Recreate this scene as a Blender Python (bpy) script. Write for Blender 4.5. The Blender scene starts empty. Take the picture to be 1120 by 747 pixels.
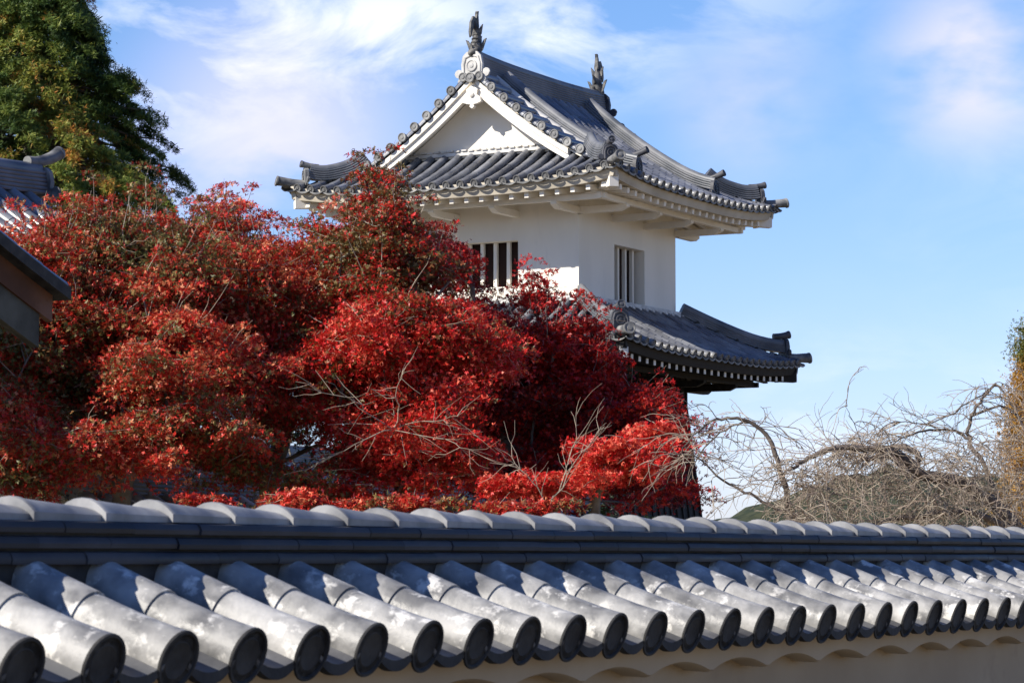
import bpy, math, random
import numpy as np
from mathutils import Vector, Matrix
R = math.radians
random.seed(7); rng = np.random.default_rng(7)
scene = bpy.context.scene

# ------------------------------------------------------------ camera
EYE = 1.62
PITCH = math.atan(235.5/3000)
cam_d = bpy.data.cameras.new('camera'); cam = bpy.data.objects.new('camera', cam_d)
scene.collection.objects.link(cam); scene.camera = cam
cam_d.sensor_width = 36; cam_d.lens = 36*3000/1120
cam_d.clip_start = 0.1; cam_d.clip_end = 20000
cam.location = (0, 0, EYE); cam.rotation_euler = (R(90)+PITCH, 0, 0)
cam_d.dof.use_dof = True; cam_d.dof.focus_distance = 28; cam_d.dof.aperture_fstop = 16

# ------------------------------------------------------------ light
SUN_EL = R(35.5); SUN_AZ = math.atan2(-.879, -.477)      # from +Y, clockwise
sdir = Vector((math.sin(SUN_AZ)*math.cos(SUN_EL), math.cos(SUN_AZ)*math.cos(SUN_EL), math.sin(SUN_EL)))
sl = bpy.data.lights.new('sun', 'SUN'); sl.energy = 5.0; sl.angle = R(.5); sl.color = (1, .94, .84)
sun = bpy.data.objects.new('sun', sl); scene.collection.objects.link(sun)
sun.rotation_euler = sdir.to_track_quat('Z', 'Y').to_euler()
world = bpy.data.worlds.new('World'); scene.world = world; world.use_nodes = True
wn = world.node_tree; wn.nodes.clear()
def px_dir(x, y):
    a = (x-560)/3000; b = (373.5-y)/3000; cp, sp = math.cos(PITCH), math.sin(PITCH)
    return Vector((a, cp-b*sp, sp+b*cp)).normalized()
def WN(t, **k):
    n = wn.nodes.new(t)
    for a, b in k.items(): setattr(n, a, b)
    return n
def build_world():
    L = wn.links.new
    sky = WN('ShaderNodeTexSky', sky_type='NISHITA', sun_disc=False, sun_elevation=SUN_EL, sun_rotation=SUN_AZ,
             air_density=1.0, dust_density=0.25, ozone_density=2.0, altitude=200)
    tc = WN('ShaderNodeTexCoord')
    mp = WN('ShaderNodeMapping'); mp.inputs['Scale'].default_value = (9, 9, 18)
    mp.inputs['Rotation'].default_value = (0, R(-9), 0)
    L(tc.outputs['Generated'], mp.inputs['Vector'])
    nz = WN('ShaderNodeTexNoise'); nz.inputs['Scale'].default_value = 1.6; nz.inputs['Detail'].default_value = 9
    nz.inputs['Roughness'].default_value = .58; nz.inputs['Distortion'].default_value = .5
    L(mp.outputs[0], nz.inputs['Vector'])
    nr = WN('ShaderNodeMapRange'); nr.inputs[1].default_value = .43; nr.inputs[2].default_value = .60
    L(nz.outputs[0], nr.inputs[0])
    # banks of cloud: directions with their own spread
    tot = None
    for (x, y, r, amp) in [(260, 60, .065, 1.15), (420, 30, .055, 1.0), (600, 50, .045, .9), (180, 60, .05, .9),
                           (760, -40, .06, .5), (900, 470, .06, .45), (1100, 560, .09, .6), (-500, 100, .2, .5), (1700, 60, .2, .4)]:
        vm = WN('ShaderNodeVectorMath', operation='SUBTRACT'); L(tc.outputs['Generated'], vm.inputs[0]); vm.inputs[1].default_value = px_dir(x, y)
        sc = WN('ShaderNodeVectorMath', operation='MULTIPLY'); L(vm.outputs[0], sc.inputs[0]); sc.inputs[1].default_value = (1, 1, 1.9)
        ln = WN('ShaderNodeVectorMath', operation='LENGTH'); L(sc.outputs[0], ln.inputs[0])
        mr = WN('ShaderNodeMapRange', interpolation_type='SMOOTHSTEP'); L(ln.outputs['Value'], mr.inputs[0])
        mr.inputs[1].default_value = 0; mr.inputs[2].default_value = r*1.6; mr.inputs[3].default_value = amp; mr.inputs[4].default_value = 0
        if tot is None: tot = mr
        else:
            a = WN('ShaderNodeMath', operation='MAXIMUM'); L(tot.outputs[0], a.inputs[0]); L(mr.outputs[0], a.inputs[1]); tot = a
    mul = WN('ShaderNodeMath', operation='MULTIPLY'); L(nr.outputs[0], mul.inputs[0]); L(tot.outputs[0], mul.inputs[1])
    mul.use_clamp = True
    tint = WN('ShaderNodeMix', data_type='RGBA', blend_type='MULTIPLY'); tint.inputs[0].default_value = 1
    L(sky.outputs[0], tint.inputs[6]); 
    sx = WN('ShaderNodeSeparateXYZ'); L(tc.outputs['Generated'], sx.inputs[0])
    cr = WN('ShaderNodeValToRGB'); L(sx.outputs[2], cr.inputs[0])
    e = cr.color_ramp.elements; e[0].position = 0.0; e[0].color = SKY_LOW; e[1].position = .22; e[1].color = SKY_HIGH
    k = e.new(.08); k.color = SKY_MID; k = e.new(.42); k.color = (.34, .62, 1.2, 1)
    L(cr.outputs[0], tint.inputs[7])
    mx = WN('ShaderNodeMix', data_type='RGBA'); L(mul.outputs[0], mx.inputs[0]); L(tint.outputs[2], mx.inputs[6])
    mx.inputs[7].default_value = CLOUD
    n2 = WN('ShaderNodeTexNoise'); n2.inputs['Scale'].default_value = 1.1; n2.inputs['Detail'].default_value = 6; L(mp.outputs[0], n2.inputs['Vector'])
    r2 = WN('ShaderNodeMapRange'); r2.inputs[1].default_value = .38; r2.inputs[2].default_value = .52; L(n2.outputs[0], r2.inputs[0])
    t2 = None
    for (x, y, r, amp) in [(1065, 70, .034, .95), (300, 155, .055, .75), (820, 110, .03, .45), (210, 190, .04, .5)]:
        vm = WN('ShaderNodeVectorMath', operation='DISTANCE'); L(tc.outputs['Generated'], vm.inputs[0]); vm.inputs[1].default_value = px_dir(x, y)
        mr = WN('ShaderNodeMapRange', interpolation_type='SMOOTHSTEP'); L(vm.outputs['Value'], mr.inputs[0])
        mr.inputs[1].default_value = 0; mr.inputs[2].default_value = r*1.4; mr.inputs[3].default_value = amp; mr.inputs[4].default_value = 0
        if t2 is None: t2 = mr
        else:
            a = WN('ShaderNodeMath', operation='MAXIMUM'); L(t2.outputs[0], a.inputs[0]); L(mr.outputs[0], a.inputs[1]); t2 = a
    m2 = WN('ShaderNodeMath', operation='MULTIPLY'); L(r2.outputs[0], m2.inputs[0]); L(t2.outputs[0], m2.inputs[1]); m2.use_clamp = True
    mx2 = WN('ShaderNodeMix', data_type='RGBA'); L(m2.outputs[0], mx2.inputs[0]); L(mx.outputs[2], mx2.inputs[6]); mx2.inputs[7].default_value = LILAC; mx = mx2
    bg = WN('ShaderNodeBackground'); bg.inputs[1].default_value = SKY_STR
    L(mx.outputs[2], bg.inputs[0])
    out = WN('ShaderNodeOutputWorld'); L(bg.outputs[0], out.inputs[0])
SKY_LOW = (1.05, 1.12, 1.7, 1); SKY_MID = (1.05, 1.15, 1.6, 1); SKY_HIGH = (.94, 1.22, 1.62, 1); CLOUD = (9.8, 10.4, 12.2, 1); LILAC = (8.8, 8.5, 12.0, 1); SKY_STR = .074
build_world()
vs = scene.view_settings
vs.view_transform = 'Standard'; vs.look = 'None'; vs.exposure = 0.55; vs.gamma = 1
scene.render.engine = 'CYCLES'

# ------------------------------------------------------------ tools
TH = R(28.3)
U = Vector((math.sin(TH), math.cos(TH), 0)); V = Vector((-math.cos(TH), math.sin(TH), 0)); Z = Vector((0, 0, 1))
ROT = math.atan2(U.y, U.x)
def at(x, y, Y):
    d = px_dir(x, y); p = d*(Y/d.y); p.z += EYE; return p
def nodes(m): return m.node_tree.nodes, m.node_tree.links
def mat(name, col, rough=.6, spec=.5, metallic=0):
    m = bpy.data.materials.new(name); m.use_nodes = True
    b = m.node_tree.nodes['Principled BSDF']
    b.inputs['Base Color'].default_value = (*col, 1); b.inputs['Roughness'].default_value = rough
    b.inputs['Specular IOR Level'].default_value = spec; b.inputs['Metallic'].default_value = metallic
    return m
def noisy(name, c1, c2, scale=4, rough=(.4, .7), spec=.5, bump=0, detail=6, lo=.35, hi=.65, c3=None, scale3=20, lo3=.6, hi3=.7, stretch=(1, 1, 1), bumpscale=None, dist=.01):
    m = mat(name, c1, rough[0], spec); n, l = nodes(m); b = n['Principled BSDF']
    tc = n.new('ShaderNodeTexCoord'); mp = n.new('ShaderNodeMapping'); mp.inputs['Scale'].default_value = stretch
    l.new(tc.outputs['Object'], mp.inputs[0])
    nz = n.new('ShaderNodeTexNoise'); nz.inputs['Scale'].default_value = scale; nz.inputs['Detail'].default_value = detail
    l.new(mp.outputs[0], nz.inputs['Vector'])
    rp = n.new('ShaderNodeMapRange'); rp.inputs[1].default_value = lo; rp.inputs[2].default_value = hi
    l.new(nz.outputs[0], rp.inputs[0])
    mx = n.new('ShaderNodeMix'); mx.data_type = 'RGBA'; mx.inputs[6].default_value = (*c1, 1); mx.inputs[7].default_value = (*c2, 1)
    l.new(rp.outputs[0], mx.inputs[0]); last = mx.outputs[2]
    rr = n.new('ShaderNodeMapRange'); rr.inputs[3].default_value = rough[0]; rr.inputs[4].default_value = rough[1]
    l.new(rp.outputs[0], rr.inputs[0]); l.new(rr.outputs[0], b.inputs['Roughness'])
    if c3:
        n3 = n.new('ShaderNodeTexNoise'); n3.inputs['Scale'].default_value = scale3; n3.inputs['Detail'].default_value = 8
        n3.inputs['Roughness'].default_value = .65
        l.new(mp.outputs[0], n3.inputs['Vector'])
        r3 = n.new('ShaderNodeMapRange'); r3.inputs[1].default_value = lo3; r3.inputs[2].default_value = hi3
        l.new(n3.outputs[0], r3.inputs[0])
        m3 = n.new('ShaderNodeMix'); m3.data_type = 'RGBA'; l.new(r3.outputs[0], m3.inputs[0]); l.new(last, m3.inputs[6]); m3.inputs[7].default_value = (*c3, 1)
        last = m3.outputs[2]
    l.new(last, b.inputs['Base Color'])
    if bump:
        nb = n.new('ShaderNodeTexNoise'); nb.inputs['Scale'].default_value = bumpscale or scale*4; nb.inputs['Detail'].default_value = 8
        l.new(mp.outputs[0], nb.inputs['Vector'])
        bp = n.new('ShaderNodeBump'); bp.inputs['Strength'].default_value = bump; bp.inputs['Distance'].default_value = dist
        l.new(nb.outputs[0], bp.inputs['Height']); l.new(bp.outputs[0], b.inputs['Normal'])
    return m
def vary(m, amt=.35, attr='tone'):
    """multiply the base colour by a per-piece tone kept on the mesh"""
    n, l = nodes(m); b = n['Principled BSDF']; ls = b.inputs['Base Color'].links
    a = n.new('ShaderNodeAttribute'); a.attribute_name = attr
    mr = n.new('ShaderNodeMapRange'); mr.inputs[3].default_value = 1-amt; mr.inputs[4].default_value = 1+amt
    l.new(a.outputs['Fac'], mr.inputs[0])
    vm = n.new('ShaderNodeVectorMath'); vm.operation = 'SCALE'
    if ls: l.new(ls[0].from_socket, vm.inputs[0])
    else: vm.inputs[0].default_value = b.inputs['Base Color'].default_value[:3]
    l.new(mr.outputs[0], vm.inputs['Scale']); l.new(vm.outputs[0], b.inputs['Base Color'])
    return m

class MB:
    def __init__(s): s.v = []; s.f = []; s.t = []; s.tone = .5
    def add(s, vs, fs):
        o = len(s.v); s.v += [tuple(p) for p in vs]; s.f += [tuple(i+o for i in f) for f in fs]; s.t += [s.tone]*len(vs)
    def box(s, c, h, ax=None, ends=None):
        """centre, half sizes, axes"""
        ax = ax or (Vector((1, 0, 0)), Vector((0, 1, 0)), Z); c = Vector(c)
        vs = [c+ax[0]*(i*h[0])+ax[1]*(j*h[1])+ax[2]*(k*h[2]) for i in (-1, 1) for j in (-1, 1) for k in (-1, 1)]
        s.add(vs, [(0, 1, 3, 2), (4, 6, 7, 5), (0, 4, 5, 1), (2, 3, 7, 6), (0, 2, 6, 4), (1, 5, 7, 3)])
    def span(s, a, b):
        a = Vector(a); b = Vector(b); s.box((a+b)/2, [abs(x)/2 for x in (b-a)])
    def beam(s, a, b, w, h, up=Z):
        a = Vector(a); b = Vector(b); d = (b-a); L = d.length; d.normalize(); sd = d.cross(up).normalized(); u2 = sd.cross(d)
        s.box((a+b)/2, (L/2, w/2, h/2), (d, sd, u2))
    def rings(s, rs, closed=True, caps=True):
        n = len(rs[0]); vs = [p for r in rs for p in r]; fs = []
        for i in range(len(rs)-1):
            for j in range(n if closed else n-1):
                k = (j+1) % n; fs.append((i*n+j, i*n+k, (i+1)*n+k, (i+1)*n+j))
        if caps and closed: fs.append(tuple(range(n-1, -1, -1))); fs.append(tuple(range((len(rs)-1)*n, len(rs)*n)))
        s.add(vs, fs)
    def tube(s, pts, rad, n=6, caps=True):
        pts = [Vector(p) for p in pts]; rs = []; ref = None
        for i, p in enumerate(pts):
            d = (pts[min(i+1, len(pts)-1)]-pts[max(i-1, 0)])
            if d.length < 1e-6: d = Vector((0, 0, 1))
            d.normalize()
            if ref is None: ref = d.orthogonal().normalized()
            ref = (ref-d*ref.dot(d))
            if ref.length < 1e-4: ref = d.orthogonal()
            ref.normalize(); b = d.cross(ref); r = rad[i] if hasattr(rad, '__len__') else rad
            rs.append([p+(ref*math.cos(a)+b*math.sin(a))*r for a in [2*math.pi*k/n for k in range(n)]])
        s.rings(rs, True, caps)
    def lathe(s, c, axis, prof, n=20):
        """prof: (radius, height along axis)"""
        c = Vector(c); axis = Vector(axis).normalized(); a = axis.orthogonal().normalized(); b = axis.cross(a)
        rs = [[c+axis*h+(a*math.cos(2*math.pi*k/n)+b*math.sin(2*math.pi*k/n))*max(r, 1e-4) for k in range(n)] for r, h in prof]
        s.rings(rs)
    def prism(s, pts, o, e1, e2, th):
        """2D outline in plane (e1,e2), extruded by th about the plane"""
        o = Vector(o); e1 = Vector(e1); e2 = Vector(e2); nn = e1.cross(e2).normalized()
        A = [o+e1*x+e2*y-nn*th/2 for x, y in pts]; B = [p+nn*th for p in A]; n = len(pts)
        s.add(A+B, [tuple(range(n-1, -1, -1)), tuple(range(n, 2*n))]+[(i, (i+1) % n, n+(i+1) % n, n+i) for i in range(n)])
    def build(s, name, m, parent=None, smooth=False, angle=None):
        me = bpy.data.meshes.new(name); me.from_pydata(s.v, [], s.f); me.update()
        a = me.attributes.new('tone', 'FLOAT', 'POINT'); a.data.foreach_set('value', np.array(s.t, dtype=np.float32))
        ms = m if isinstance(m, (list, tuple)) else [m]
        for k in ms: me.materials.append(k)
        o = bpy.data.objects.new(name, me); scene.collection.objects.link(o)
        if parent: o.parent = parent
        import bmesh
        bm = bmesh.new(); bm.from_mesh(me); bmesh.ops.recalc_face_normals(bm, faces=bm.faces) if len(bm.faces) < 60000 else None
        bm.to_mesh(me); bm.free()
        if smooth:
            me.polygons.foreach_set('use_smooth', [True]*len(me.polygons))
            me.set_sharp_from_angle(angle=R(angle or 40))
        return o
def empty(name, loc, rz=0, label=None, cat=None, group=None, parent=None):
    o = bpy.data.objects.new(name, None); scene.collection.objects.link(o); o.location = loc; o.rotation_euler = (0, 0, rz)
    o.empty_display_size = .3
    if label: o['label'] = label
    if cat: o['category'] = cat
    if group: o['group'] = group
    if parent: o.parent = parent
    return o
def struct(o): o['kind'] = 'structure'; return o

# ------------------------------------------------------------ materials
M = {}
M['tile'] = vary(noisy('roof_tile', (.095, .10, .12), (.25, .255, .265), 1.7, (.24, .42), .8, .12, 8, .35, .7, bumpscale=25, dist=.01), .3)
M['tile_edge'] = vary(noisy('roof_tile_end', (.08, .08, .082), (.28, .275, .26), 5, (.5, .8), .4, .3, 8, .35, .65, bumpscale=40), .25)
M['pan_tile'] = vary(noisy('shaded_pan_tile', (.03, .034, .042), (.10, .105, .115), 1.7, (.35, .55), .6, .12, 8, .35, .7, bumpscale=25, dist=.01), .3)  # darker than the barrels: their shade on the pans is put into the colour
M['ridge_tile'] = noisy('ridge_tile', (.08, .088, .10), (.25, .25, .26), 1.4, (.35, .6), .5, .1, 8, .4, .7)
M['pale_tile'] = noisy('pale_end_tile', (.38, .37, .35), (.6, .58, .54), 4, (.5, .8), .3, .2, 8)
M['dark_tile'] = noisy('shaded_end_tile', (.035, .036, .042), (.10, .10, .11), 5, (.45, .7), .4, .2, 8)  # near-black copy of the end tile, shade painted in for ends facing off the sun
M['bronze'] = noisy('fish_clay', (.03, .03, .032), (.2, .19, .17), 9, (.5, .7), .4, .3, 8, .4, .65)
M['plaster'] = noisy('white_plaster', (.84, .785, .69), (.75, .70, .61), .9, (.75, .85), .2, .08, 10, .42, .8, (.66, .62, .55), 1.4, .60, .85, stretch=(1.6, 1.6, .45), bumpscale=12)
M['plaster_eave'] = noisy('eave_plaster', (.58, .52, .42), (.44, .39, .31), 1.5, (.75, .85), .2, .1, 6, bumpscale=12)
M['joint'] = noisy('joint_plaster', (.72, .70, .66), (.5, .48, .45), 6, (.8, .9), .2, .2, 6)
M['black_wood'] = noisy('black_boards', (.009, .008, .008), (.024, .021, .019), 3, (.6, .8), .25, .2, 8, stretch=(4, 4, .5))
M['rafter_end'] = noisy('painted_rafter_end', (.8, .78, .74), (.6, .58, .54), 8, (.7, .8), .2)
M['dark'] = mat('dark_interior', (.01, .009, .009), .9, .1)
M['interior'] = mat('unlit_interior', (.035, .018, .014), .8, .2)  # dark panel colour standing in for the unlit room behind the bars

# ------------------------------------------------------------ tile roof pieces
X_ = Vector((1, 0, 0)); Y_ = Vector((0, 1, 0))
class Roof:
    """rectangular roof in local x,y; eave at +-P, +-Q"""
    def __init__(s, P, Q, z, s0, c, lift, n=3.2):
        s.P, s.Q, s.z, s.s0, s.c, s.lift, s.n = P, Q, z, s0, c, lift, n
    def h(s, d): return s.s0*d+s.c*d*d
    def pt(s, side, a, d, dz=0):
        if side == 'front': x, y = -s.P+d, a
        elif side == 'back': x, y = s.P-d, a
        elif side == 'right': x, y = a, -s.Q+d
        else: x, y = a, s.Q-d
        L = s.lift*(min(1, abs(x)/s.P)**s.n)*(min(1, abs(y)/s.Q)**s.n)
        return Vector((x, y, s.z+s.h(d)+L+dz))
SIDE = {'front': (Y_, -X_), 'back': (Y_, X_), 'right': (X_, -Y_), 'left': (X_, Y_)}   # along, outward
def frame(fn, d, s):
    e = .02; t = (fn(d+e)-fn(d-e)).normalized(); n = t.cross(s)
    if n.z < 0: n = -n
    return fn(d), t, n.normalized()
def barrel_row(mb, fn, s, d0, d1, r, tl=.27, na=8, seed=None, ext=20, taper=.1):
    """half-round tiles lapped up the slope: fn(d) = point on the axis"""
    k = max(1, round((d1-d0)/tl)); L = (d1-d0)/k
    for i in range(k):
        mb.tone = random.random(); a0 = d0+i*L; a1 = a0+L; rs = []
        sub = 2 if k > 2 else 4
        steps = [a0]+[a0+L*q/sub for q in range(sub+1)]
        for q, d in enumerate(steps):
            p, t, n = frame(fn, d, s)
            rr = r*(1-taper*(d-a0)/L)
            if q == 0: rr = r*(1-taper)*.98
            rs.append([p+s*(math.cos(w)*rr)+n*(math.sin(w)*rr) for w in [R(-ext+(180+2*ext)*j/na) for j in range(na+1)]])
        mb.rings(rs, False, False)
def pan_row(mb, fn, s, a_w, d0, d1, sag, tl=.22, na=4, step=.012):
    k = max(1, round((d1-d0)/tl)); L = (d1-d0)/k; rs = []
    for i in range(k):
        mb.tone = random.random(); rs = []
        for q, (d, up) in enumerate([(d0+i*L, -step), (d0+i*L, step), (d0+i*L+L, 0)]):
            p, t, n = frame(fn, d, s)
            rs.append([p+s*(a_w*(2*j/na-1))+n*(-sag*(1-(2*j/na-1)**2)+up-.012) for j in range(na+1)])
        mb.rings(rs, False, False)
def disc(mb, c, axis, r, th=.03, n=20):
    mb.tone = random.random()
    mb.lathe(c, axis, [(r, -th), (r*1.0, 0), (r*.97, .006), (r*.80, .006), (r*.76, -.006), (r*.42, -.008), (r*.36, .004), (r*.18, .007), (0, .007)], n)
def eave_lip(mb, c, s, out, w, sag, drop, th=.015, na=6):
    """hanging curved lip of the eave pan tile"""
    mb.tone = random.random()
    up = Z
    T = [c+s*(w*(2*j/na-1))+up*(-sag*(1-(2*j/na-1)**2)) for j in range(na+1)]
    B = [p-up*(drop*(.55+.45*(1-(2*j/na-1)**2))) for j, p in enumerate(T)]
    vs = T+B+[p+out*th for p in T]+[p+out*th for p in B]; n = na+1; fs = []
    for j in range(na):
        fs += [(j, j+1, n+j+1, n+j), (2*n+j, 3*n+j, 3*n+j+1, 2*n+j+1), (j, 2*n+j, 2*n+j+1, j+1), (n+j, n+j+1, 3*n+j+1, 3*n+j)]
    fs += [(0, n, 3*n, 2*n), (na, 2*n+na, 3*n+na, n+na)]
    mb.add(vs, fs)
def roof_side(R_, side, rows, dmax, barrels, pans, ends, lips, r=.075, rd=.078, d_edge=0):
    s, out = SIDE[side]
    for i, a in enumerate(rows):
        D = dmax(a)
        if D > .12:
            barrel_row(barrels, lambda d, a=a: R_.pt(side, a, d), s, d_edge, D, r)
        p, t, n = frame(lambda d: R_.pt(side, a, d), 0, s)
        if ends is not None: disc(ends, p, -t, rd)
    half = (rows[1]-rows[0])/2
    for a in [rows[0]-half]+[q+half for q in rows]:
        D = max(dmax(a-half*.9), dmax(a+half*.9)); D = min(D, dmax(a)+half*1.2)
        if D > .05:
            pan_row(pans, lambda d, a=a: R_.pt(side, a, d, -.02), s, half*1.05, 0, D, .042)
            eave_lip(lips, R_.pt(side, a, 0, -.035)+out*.006, s, out, half*.92, .028, .034)
def sweep(mb, pts, prof, s=None, caps=True):
    """prof: closed list (side, up); path pts; s optional constant side vector"""
    pts = [Vector(p) for p in pts]; rs = []
    for i, p in enumerate(pts):
        d = (pts[min(i+1, len(pts)-1)]-pts[max(i-1, 0)]).normalized()
        sd = s if s is not None else d.cross(Z).normalized()
        up = sd.cross(d).normalized()
        if up.z < 0: up = -up
        rs.append([p+sd*x+up*y for x, y in prof])
    mb.rings(rs, True, caps)
def ridge_profile(hw, courses, ch, cap_r, taper=0):
    Rr = []
    z = 0
    for k in range(courses):
        w = hw-taper*k; Rr += [(w, z), (w+.006, z+ch*.4), (w, z+ch*.76), (w-.02, z+ch*.8), (w-.02, z+ch)]; z += ch
    Rr += [(cap_r, z)]+[(cap_r*math.cos(R(a)), z+.015+cap_r*math.sin(R(a))) for a in (0, 25, 50, 75, 90)]
    return Rr+[(-x, y) for x, y in reversed(Rr)][1:]
def scroll(mb, c, e1, e2, r, th, flip=1):
    """flat spiral curl"""
    n = e1.cross(e2).normalized(); pts = []; rad = []
    for k in range(22):
        a = k/21*R(520); rr = r*(1-.78*k/21); pts.append(Vector(c)+e1*(math.cos(a)*rr*flip)+e2*(math.sin(a)*rr)); rad.append(r*.22*(1-.4*k/21))
    mb.tube(pts, rad, 6)
    mb.lathe(c, n, [(r*.9, -th/2), (r*.9, th/2*.4), (0, th/2*.4)], 14)
def onigawara(name, m, parent, base, out, w, h, knob=True, knob_up=.35, th=.07, big=False):
    """ridge end tile: shield plate with round boss, side curls and the horn-like top tile"""
    mb = MB(); out = Vector(out).normalized(); side = out.cross(Z).normalized(); base = Vector(base)
    up = Z
    pts = [(-w*.36, 0), (-w*.40, h*.5), (-w*.34, h*.82), (-w*.2, h*.97), (0, h), (w*.2, h*.97), (w*.34, h*.82), (w*.40, h*.5), (w*.36, 0)]
    c = base
    mb.prism(pts, c, side, up, th)
    # raised arch border
    arch = [(-w*.30, h*.05), (-w*.31, h*.5), (-w*.24, h*.76), (0, h*.86), (w*.24, h*.76), (w*.31, h*.5), (w*.30, h*.05)]
    mb.tube([c+side*x+up*y+out*(th/2) for x, y in arch], w*.05, 6)
    disc(mb, c+up*h*.45+out*(th/2+.02), out, w*.2, .03, 16)
    for sgn in (-1, 1):
        scroll(mb, c+side*(sgn*w*.5)+up*(h*.16), side*sgn, up, w*.15, th)
        scroll(mb, c+side*(sgn*w*.42)-up*(h*.08), side*sgn, -up, w*.12, th)
    if knob:
        L = [0, .25, .5, .75, 1]
        r = w*.17
        pts = [c-out*.25+up*(h+r*.5)+out*(l*(.25+knob_up*.55))+up*(l*l*knob_up*.28) for l in L]
        mb.tube(pts, [r*.85, r*.88, r*.9, r*.95, r*1.05], 12)
        d = (pts[-1]-pts[-2]).normalized(); disc(mb, pts[-1]+d*.01, d, r*1.12, .03, 16)
    return mb.build(name, m, parent, True, 35)

# ------------------------------------------------------------ TURRET
Cn = at(633, 300, 50.0); Cn.z = 0                        # near corner of the upper storey
WU, WV = 4.21, 3.84
ctr = Cn+U*(WU/2)+V*(WV/2)
tower = empty('turret', (ctr.x, ctr.y, 0), ROT, 'white plastered two storey castle turret with grey tiled roofs and black ground floor', 'turret')
hx, hy = WU/2, WV/2
E0 = EYE
UP = Roof(hx+1.55, hy+1.55, 6.74+E0, .37, .080, .20)
Pv = hx+.62            # verge of the gables
Pg = hx-.02            # gable wall
dg = UP.P-Pg
def dmax_main(a): return UP.Q-.02 if abs(a) <= Pv else max(0, UP.P-abs(a))
def dmax_hip(a): return min(dg+.05, max(0, UP.Q-abs(a)))
def mkrows(half, pitch):
    n = int((half-.1)/pitch); return [k*pitch for k in range(-n, n+1)]
def tile_roof(parent, RR, sides, name='roof'):
    pans, bar, lips = MB(), MB(), MB()
    for side, rows, dm in sides: roof_side(RR, side, rows, dm, bar, pans, None, lips)
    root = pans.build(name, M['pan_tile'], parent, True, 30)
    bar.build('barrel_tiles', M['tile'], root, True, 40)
    pm = MB(); pm.tone = .5; disc(pm, (0, 0, 0), Z, .078); pm.t = [.5]*len(pm.v); proto = pm.build('eave_end_tile', M['tile_edge'], root, True, 35)
    first = True
    for side, rows, dm in sides:
        s_, out_ = SIDE[side]
        for a in rows:
            p, t, n = frame(lambda d: RR.pt(side, a, d), 0, s_)
            o = proto if first else proto.copy()
            if not first: scene.collection.objects.link(o); o.parent = root
            first = False
            o.matrix_local = Matrix.Translation(p) @ (-t).to_track_quat('Z', 'Y').to_matrix().to_4x4()
    lips.build('eave_lip_tiles', M['tile_edge'], root, True, 40)
    return root
rx = mkrows(UP.P, .292); ry = mkrows(UP.Q, .292)
uroof = tile_roof(tower, UP, [('front', ry, dmax_hip), ('back', ry, dmax_hip), ('right', rx, dmax_main), ('left', rx, dmax_main)], 'upper_roof')
zr = UP.z+UP.h(UP.Q)
# main ridge
mb = MB(); n = 14
xs = [-(Pv-.12)+2*(Pv-.12)*i/n for i in range(n+1)]
path = [Vector((x, 0, zr-.10+.07*(abs(x)/Pv)**3)) for x in xs]
sweep(mb, path, ridge_profile(.17, 8, .046, .085, .006))
mb.build('main_ridge', M['ridge_tile'], uroof, True, 30)
for sg in (-1, 1):
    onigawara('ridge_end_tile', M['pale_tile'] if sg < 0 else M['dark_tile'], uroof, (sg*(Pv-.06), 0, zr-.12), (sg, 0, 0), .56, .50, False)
    b = MB(); b.tube([(sg*(Pv-.35), 0, zr-.13), (sg*(Pv+.05), 0, zr-.13)], .085, 14); disc(b, (sg*(Pv+.06), 0, zr-.13), (sg, 0, 0), .095)
    b.build('ridge_end_barrel', M['tile_edge'], uroof, True, 35)
def fish(x, sg):
    f = MB(); z0 = zr+.30
    base = Vector((x, 0, z0))
    # head and body rising, tail curling inwards over the ridge
    pts = [base+Vector((sg*dx, 0, dz)) for dx, dz in [(-.06, -.02), (-.05, .08), (-.01, .2), (.03, .32), (.02, .44), (-.03, .55), (-.09, .64)]]
    f.tube(pts, [.12, .125, .11, .095, .075, .055, .03], 12)
    for k in range(5):      # scale rings
        p = pts[1].lerp(pts[4], k/4.5); f.lathe(p, (pts[4]-pts[1]).normalized(), [(.118-.011*k, -.012), (.128-.012*k, 0), (.108-.011*k, .02)], 14)
    f.lathe(base+Vector((-sg*.16, 0, .04)), (-sg, 0, -.2), [(.085, -.1), (.09, 0), (.06, .05), (.02, .07)], 12)   # snout
    # tail: two forked blades
    f.prism([(-.04, 0), (.07, .08), (.075, .22), (.0, .42), (-.04, .42), (.0, .22), (-.05, .1)], pts[4], X_*-sg, Z, .05)
    f.prism([(0, 0), (.07, .08), (.16, .06), (.25, -.12), (.28, -.02), (.25, .17), (.15, .30), (.0, .26)], pts[4], X_*-sg, Z, .04)
    f.prism([(0, 0), (.05, .13), (.02, .40), (-.02, .40), (-.04, .12)], pts[4], Y_, Z, .05)
    for s2 in (-1, 1):
        f.prism([(.08, .05), (.14, .12), (.22, .33), (.17, .31), (.10, .2)], base, Y_*s2, Z, .03)
        f.prism([(.05, .35), (.11, .42), (.14, .60), (.10, .56), (.04, .47)], base, Y_*s2, Z, .03)
        f.prism([(.07, .0), (.17, .04), (.2, .2), (.12, .16), (.06, .12)], base, X_*s2, Z, .03)
    f.prism([(.10, .22), (.18, .3), (.2, .42), (.12, .38), (.06, .32)], base, X_*sg, Z, .03)
    f.box(base+Vector((0, 0, -.05)), (.14, .11, .05))
    f.build('fish_finial', M['bronze'], uroof, True, 40)
fish(-(Pv-.20), 1); fish(Pv-.20, -1)
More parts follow.
